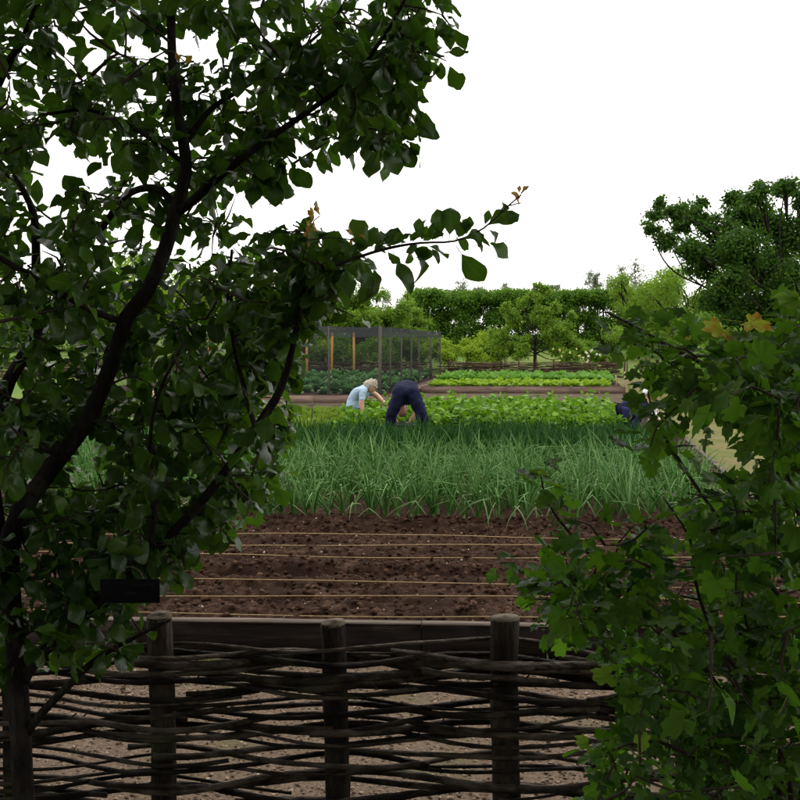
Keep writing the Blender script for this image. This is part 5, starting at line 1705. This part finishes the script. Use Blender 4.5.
S1 = stem([(845, 560, 9), (830, 470, 9), (795, 415, 8), (730, 378, 7), (665, 344, 5.5), (630, 324, 4), (606, 312, 3)], 1.9, 1.72, (0.08, 0))
stem([(815, 680, 9), (790, 612, 8), (760, 572, 7), (720, 520, 6), (684, 468, 5), (656, 420, 4), (648, 392, 2.5)], 1.85, 1.9, (0, 0.03))
stem([(770, 790, 9), (720, 690, 8), (665, 625, 6), (612, 576, 5.5), (576, 540, 5), (548, 503, 3.5), (540, 470, 2)], 1.9, 1.95, (-0.04, 0.02))
stem([(780, 740, 8), (740, 670, 7), (690, 636, 6), (640, 622, 5), (580, 608, 4), (540, 590, 3), (522, 582, 2)], 1.85, 1.9, (-0.02, -0.03))
stem([(820, 620, 8), (800, 520, 7), (778, 440, 6), (760, 392, 5), (747, 358, 4), (743, 336, 2.5)], 1.75, 1.62, (0.05, -0.05))
stem([(860, 600, 8), (850, 480, 7), (825, 380, 6), (800, 300, 4), (795, 280, 2.5)], 1.8, 1.7, (0.1, -0.02))
stem([(780, 830, 7), (720, 775, 6), (660, 742, 5), (625, 745, 3.5), (596, 760, 2.5)], 1.8, 1.75, (0, -0.08))
stem([(790, 780, 7), (740, 690, 6), (700, 600, 5), (690, 540, 4), (665, 500, 2.5)], 1.8, 1.85, (0, 0))
stem([(900, 700, 8), (900, 560, 7), (880, 430, 6), (860, 340, 4), (850, 300, 3)], 1.9, 2.0, (0.15, 0.05))
crown2 = [(606, 318), (650, 338), (690, 340), (720, 350), (745, 352), (778, 345), (800, 318), (920, 290), (930, 900), (560, 900), (585, 790), (590, 730), (640, 690), (600, 650), (540, 620), (505, 592), (530, 575), (570, 570), (545, 510), (538, 478), (560, 480), (600, 540), (650, 560), (690, 560), (680, 500), (650, 450), (645, 400), (665, 395), (690, 420), (710, 480), (745, 490), (760, 460), (745, 410), (700, 385), (665, 365), (635, 340)]
tips = []
while len(tips) < 430:
    px, py = rng.uniform(500, 930), rng.uniform(270, 900)
    if not inside(crown2, px, py): continue
    Yd = float(np.clip(BY + rng.normal(0.0, 0.22), 1.35, 2.4))
    if px < 640: Yd = float(np.clip(Yd, 1.65, 2.1))
    tips.append(P(px, py, Yd))
for (cx, cy, n) in ((760, 375, 10), (790, 400, 14), (780, 440, 12), (780, 490, 14), (745, 520, 12), (720, 545, 10), (740, 385, 8), (700, 368, 8), (790, 335, 9), (795, 312, 5), (770, 365, 6), (765, 410, 8), (625, 590, 10), (580, 600, 8), (640, 545, 8)):
    for _ in range(n):
        tips.append(P(cx + rng.normal(0, 16), cy + rng.normal(0, 16), BY - 0.08 + rng.normal(0, 0.14)))
for (cx, cy, n) in ((720, 700, 26), (760, 650, 22), (690, 650, 16), (780, 760, 28), (700, 760, 20), (660, 690, 8), (740, 600, 14), (790, 560, 14)):
    for _ in range(n):
        tips.append(P(cx + rng.normal(0, 22), cy + rng.normal(0, 22), BY + 0.16 + rng.normal(0, 0.1)))
for q in bush.grow(np.array(tips), 0.0028, 0.34):
    leaf_along(bush, q, rng.integers(3, 7), 0.042, 0.080, 0.30, 0.14, 1.0)
# leaves along the picture's own outlying shoots
for (cx, cy, Yd, n, sp) in [(543, 472, 1.93, 5, 16), (508, 566, 1.9, 4, 14), (560, 500, 1.92, 5, 16), (625, 690, 1.76, 3, 14), (628, 715, 1.75, 4, 16), (600, 762, 1.75, 5, 20), (645, 390, 1.9, 5, 20), (628, 322, 1.72, 5, 18), (660, 330, 1.72, 6, 22),
                            (700, 350, 1.72, 6, 25), (640, 440, 1.88, 4, 20), (530, 588, 1.9, 4, 16), (672, 425, 1.85, 4, 22), (735, 355, 1.62, 5, 26), (790, 290, 1.7, 5, 22), (548, 555, 1.9, 4, 20), (610, 345, 1.74, 3, 16), (690, 330, 1.72, 3, 18)]:
    for _ in range(n):
        c = P(cx + rng.normal(0, sp * .6), cy + rng.normal(0, sp * .6), Yd + rng.normal(0, 0.04))
        d = unit(np.array([rng.normal(-0.2, 0.8), rng.normal(-0.1, 0.5), rng.normal(-0.1, 0.5)]))
        bush.leaf.append((c - d * 0.04, d, np.array([rng.normal(0, 0.4), -0.55, 0.8]) + rng.normal(0, 0.25, 3), rng.uniform(0.05, 0.078)))
bush.place_leaves(CU, CU_M, CURRANT, 300)
bush.finish_twigs(TWIG)
for (px, py, Yd, s, me) in [(724, 331, 1.54, 0.08, CU_N), (746, 322, 1.53, 0.078, CU_N), (736, 338, 1.55, 0.05, CU_N), (694, 338, 1.70, 0.04, CU_N), (738, 448, 1.60, 0.10, CU_L), (612, 676, 1.74, 0.075, CU_L), (628, 700, 1.74, 0.07, CU_L), (545, 472, 1.90, 0.03, CU_L), (800, 300, 1.66, 0.09, CU_L), (588, 745, 1.73, 0.06, CU_L), (640, 735, 1.73, 0.055, CU_L)]:
    c = P(px, py, Yd)
    d = unit(np.array([rng.normal(-0.5, 0.4), -0.3, rng.normal(-0.1, 0.3)]))
    m = frames(np.array([c - bush.off - d * s * 0.5]), np.array([d]), np.array([[0.1, -0.7, 0.8]]), [s])[0]
    o = link(me.name, me, bush.root); o.matrix_local = M4(m)
# strings of small green berries under the shoots
g = Geo()
for (cx, cy, Yd) in [(552, 508, 1.93), (560, 520, 1.93), (655, 352, 1.73), (675, 362, 1.74), (690, 372, 1.75), (590, 552, 1.92), (540, 598, 1.9), (612, 735, 1.74), (690, 480, 1.9), (700, 500, 1.9), (640, 335, 1.72)]:
    c = P(cx, cy, Yd)
    for k in range(9):
        q = c + np.array([rng.normal(0, 0.006), rng.normal(0, 0.006), -0.008 * k])
        g.inst(ICO[k % 6], np.array([np.concatenate([np.eye(3) * 0.0042, q[:, None] - bush.off[:, None]], 1)]))
o = g.obj('berry_strings', CURRANT_LIGHT, bush.root); o['kind'] = 'stuff'

# ---- small black name plate hung on the lower branch
PLATE = rough_mat('black_plate', [(0.003, 0.003, 0.0035), (0.005, 0.005, 0.006)], 5, 0.85, 0.05, 60, spec=0.08)
MARK = rough_mat('faded_mark', [(0.014, 0.014, 0.017), (0.02, 0.02, 0.024)], 30, 0.7, 0.0, 60)
Yd = TY - 0.32
c = P(130, 591, Yd)
pl = empty('name_plate', tuple(c)); tag(pl, 'small black name plate with faded lettering hung on the low plum branch', 'name plate')
g = Geo(); box_geo(g, (-0.064, -0.002, -0.026), (0.064, 0.002, 0.026)); o = g.obj('plate', PLATE, pl, smooth=False)
bv = o.modifiers.new('bevel', 'BEVEL'); bv.width = 0.0015; bv.segments = 2
g = Geo()
for (x, z_, w_) in [(0.012, 0.012, 0.004), (0.0185, 0.012, 0.004), (0.025, 0.012, 0.004), (0.0315, 0.012, 0.0035), (0.045, 0.012, 0.008), (-0.010, -0.006, 0.004), (-0.0035, -0.006, 0.004), (0.003, -0.006, 0.004), (0.009, -0.006, 0.003)]:
    box_geo(g, (x - w_ / 2, -0.0032, z_ - 0.004), (x - w_ / 2 + 0.0012, -0.0021, z_ + 0.004))
    box_geo(g, (x - w_ / 2 + 0.0013, -0.0032, z_ + 0.0025), (x + w_ / 2, -0.0021, z_ + 0.004))
    box_geo(g, (x + w_ / 2 - 0.0012, -0.0032, z_ - 0.004), (x + w_ / 2, -0.0021, z_ + 0.0024))
g.obj('lettering', MARK, pl, smooth=False)
g = Geo(); tube(g, spline([[-0.03, 0, 0.024], [-0.018, 0.01, 0.045], [0.0, 0.012, 0.05], [0.022, 0.006, 0.04], [0.03, 0, 0.024]], 0.01), 0.0012, 5); g.obj('wire', GREY_POST, pl)

# ---------------------------------------------------------------- unseen tree and hedge, added to shade the foreground
cl = [(rng.uniform(-6.5, 5.5), rng.uniform(-5.0, 5.8), rng.uniform(4.6, 7.0), rng.uniform(0.9, 1.5)) for _ in range(58)]
make_tree('added_shade_tree', 'added tree, out of view, shading the gravel walk and wattle fence', (-1.6, -2.2, 0), 3.6, cl, 85000, 0.14, 0.24, DARK_T, 0.24, sub=5, subr=0.5)
make_hedge('added dark hedge, out of view, keeping light off the wattle fence', (-11, -3.4, 0), (11, -3.4, 0), 4.0, 1.6, 60000, HEDGE, 0.10, 0.18, 0.4, 0.7, 14, 0.3)
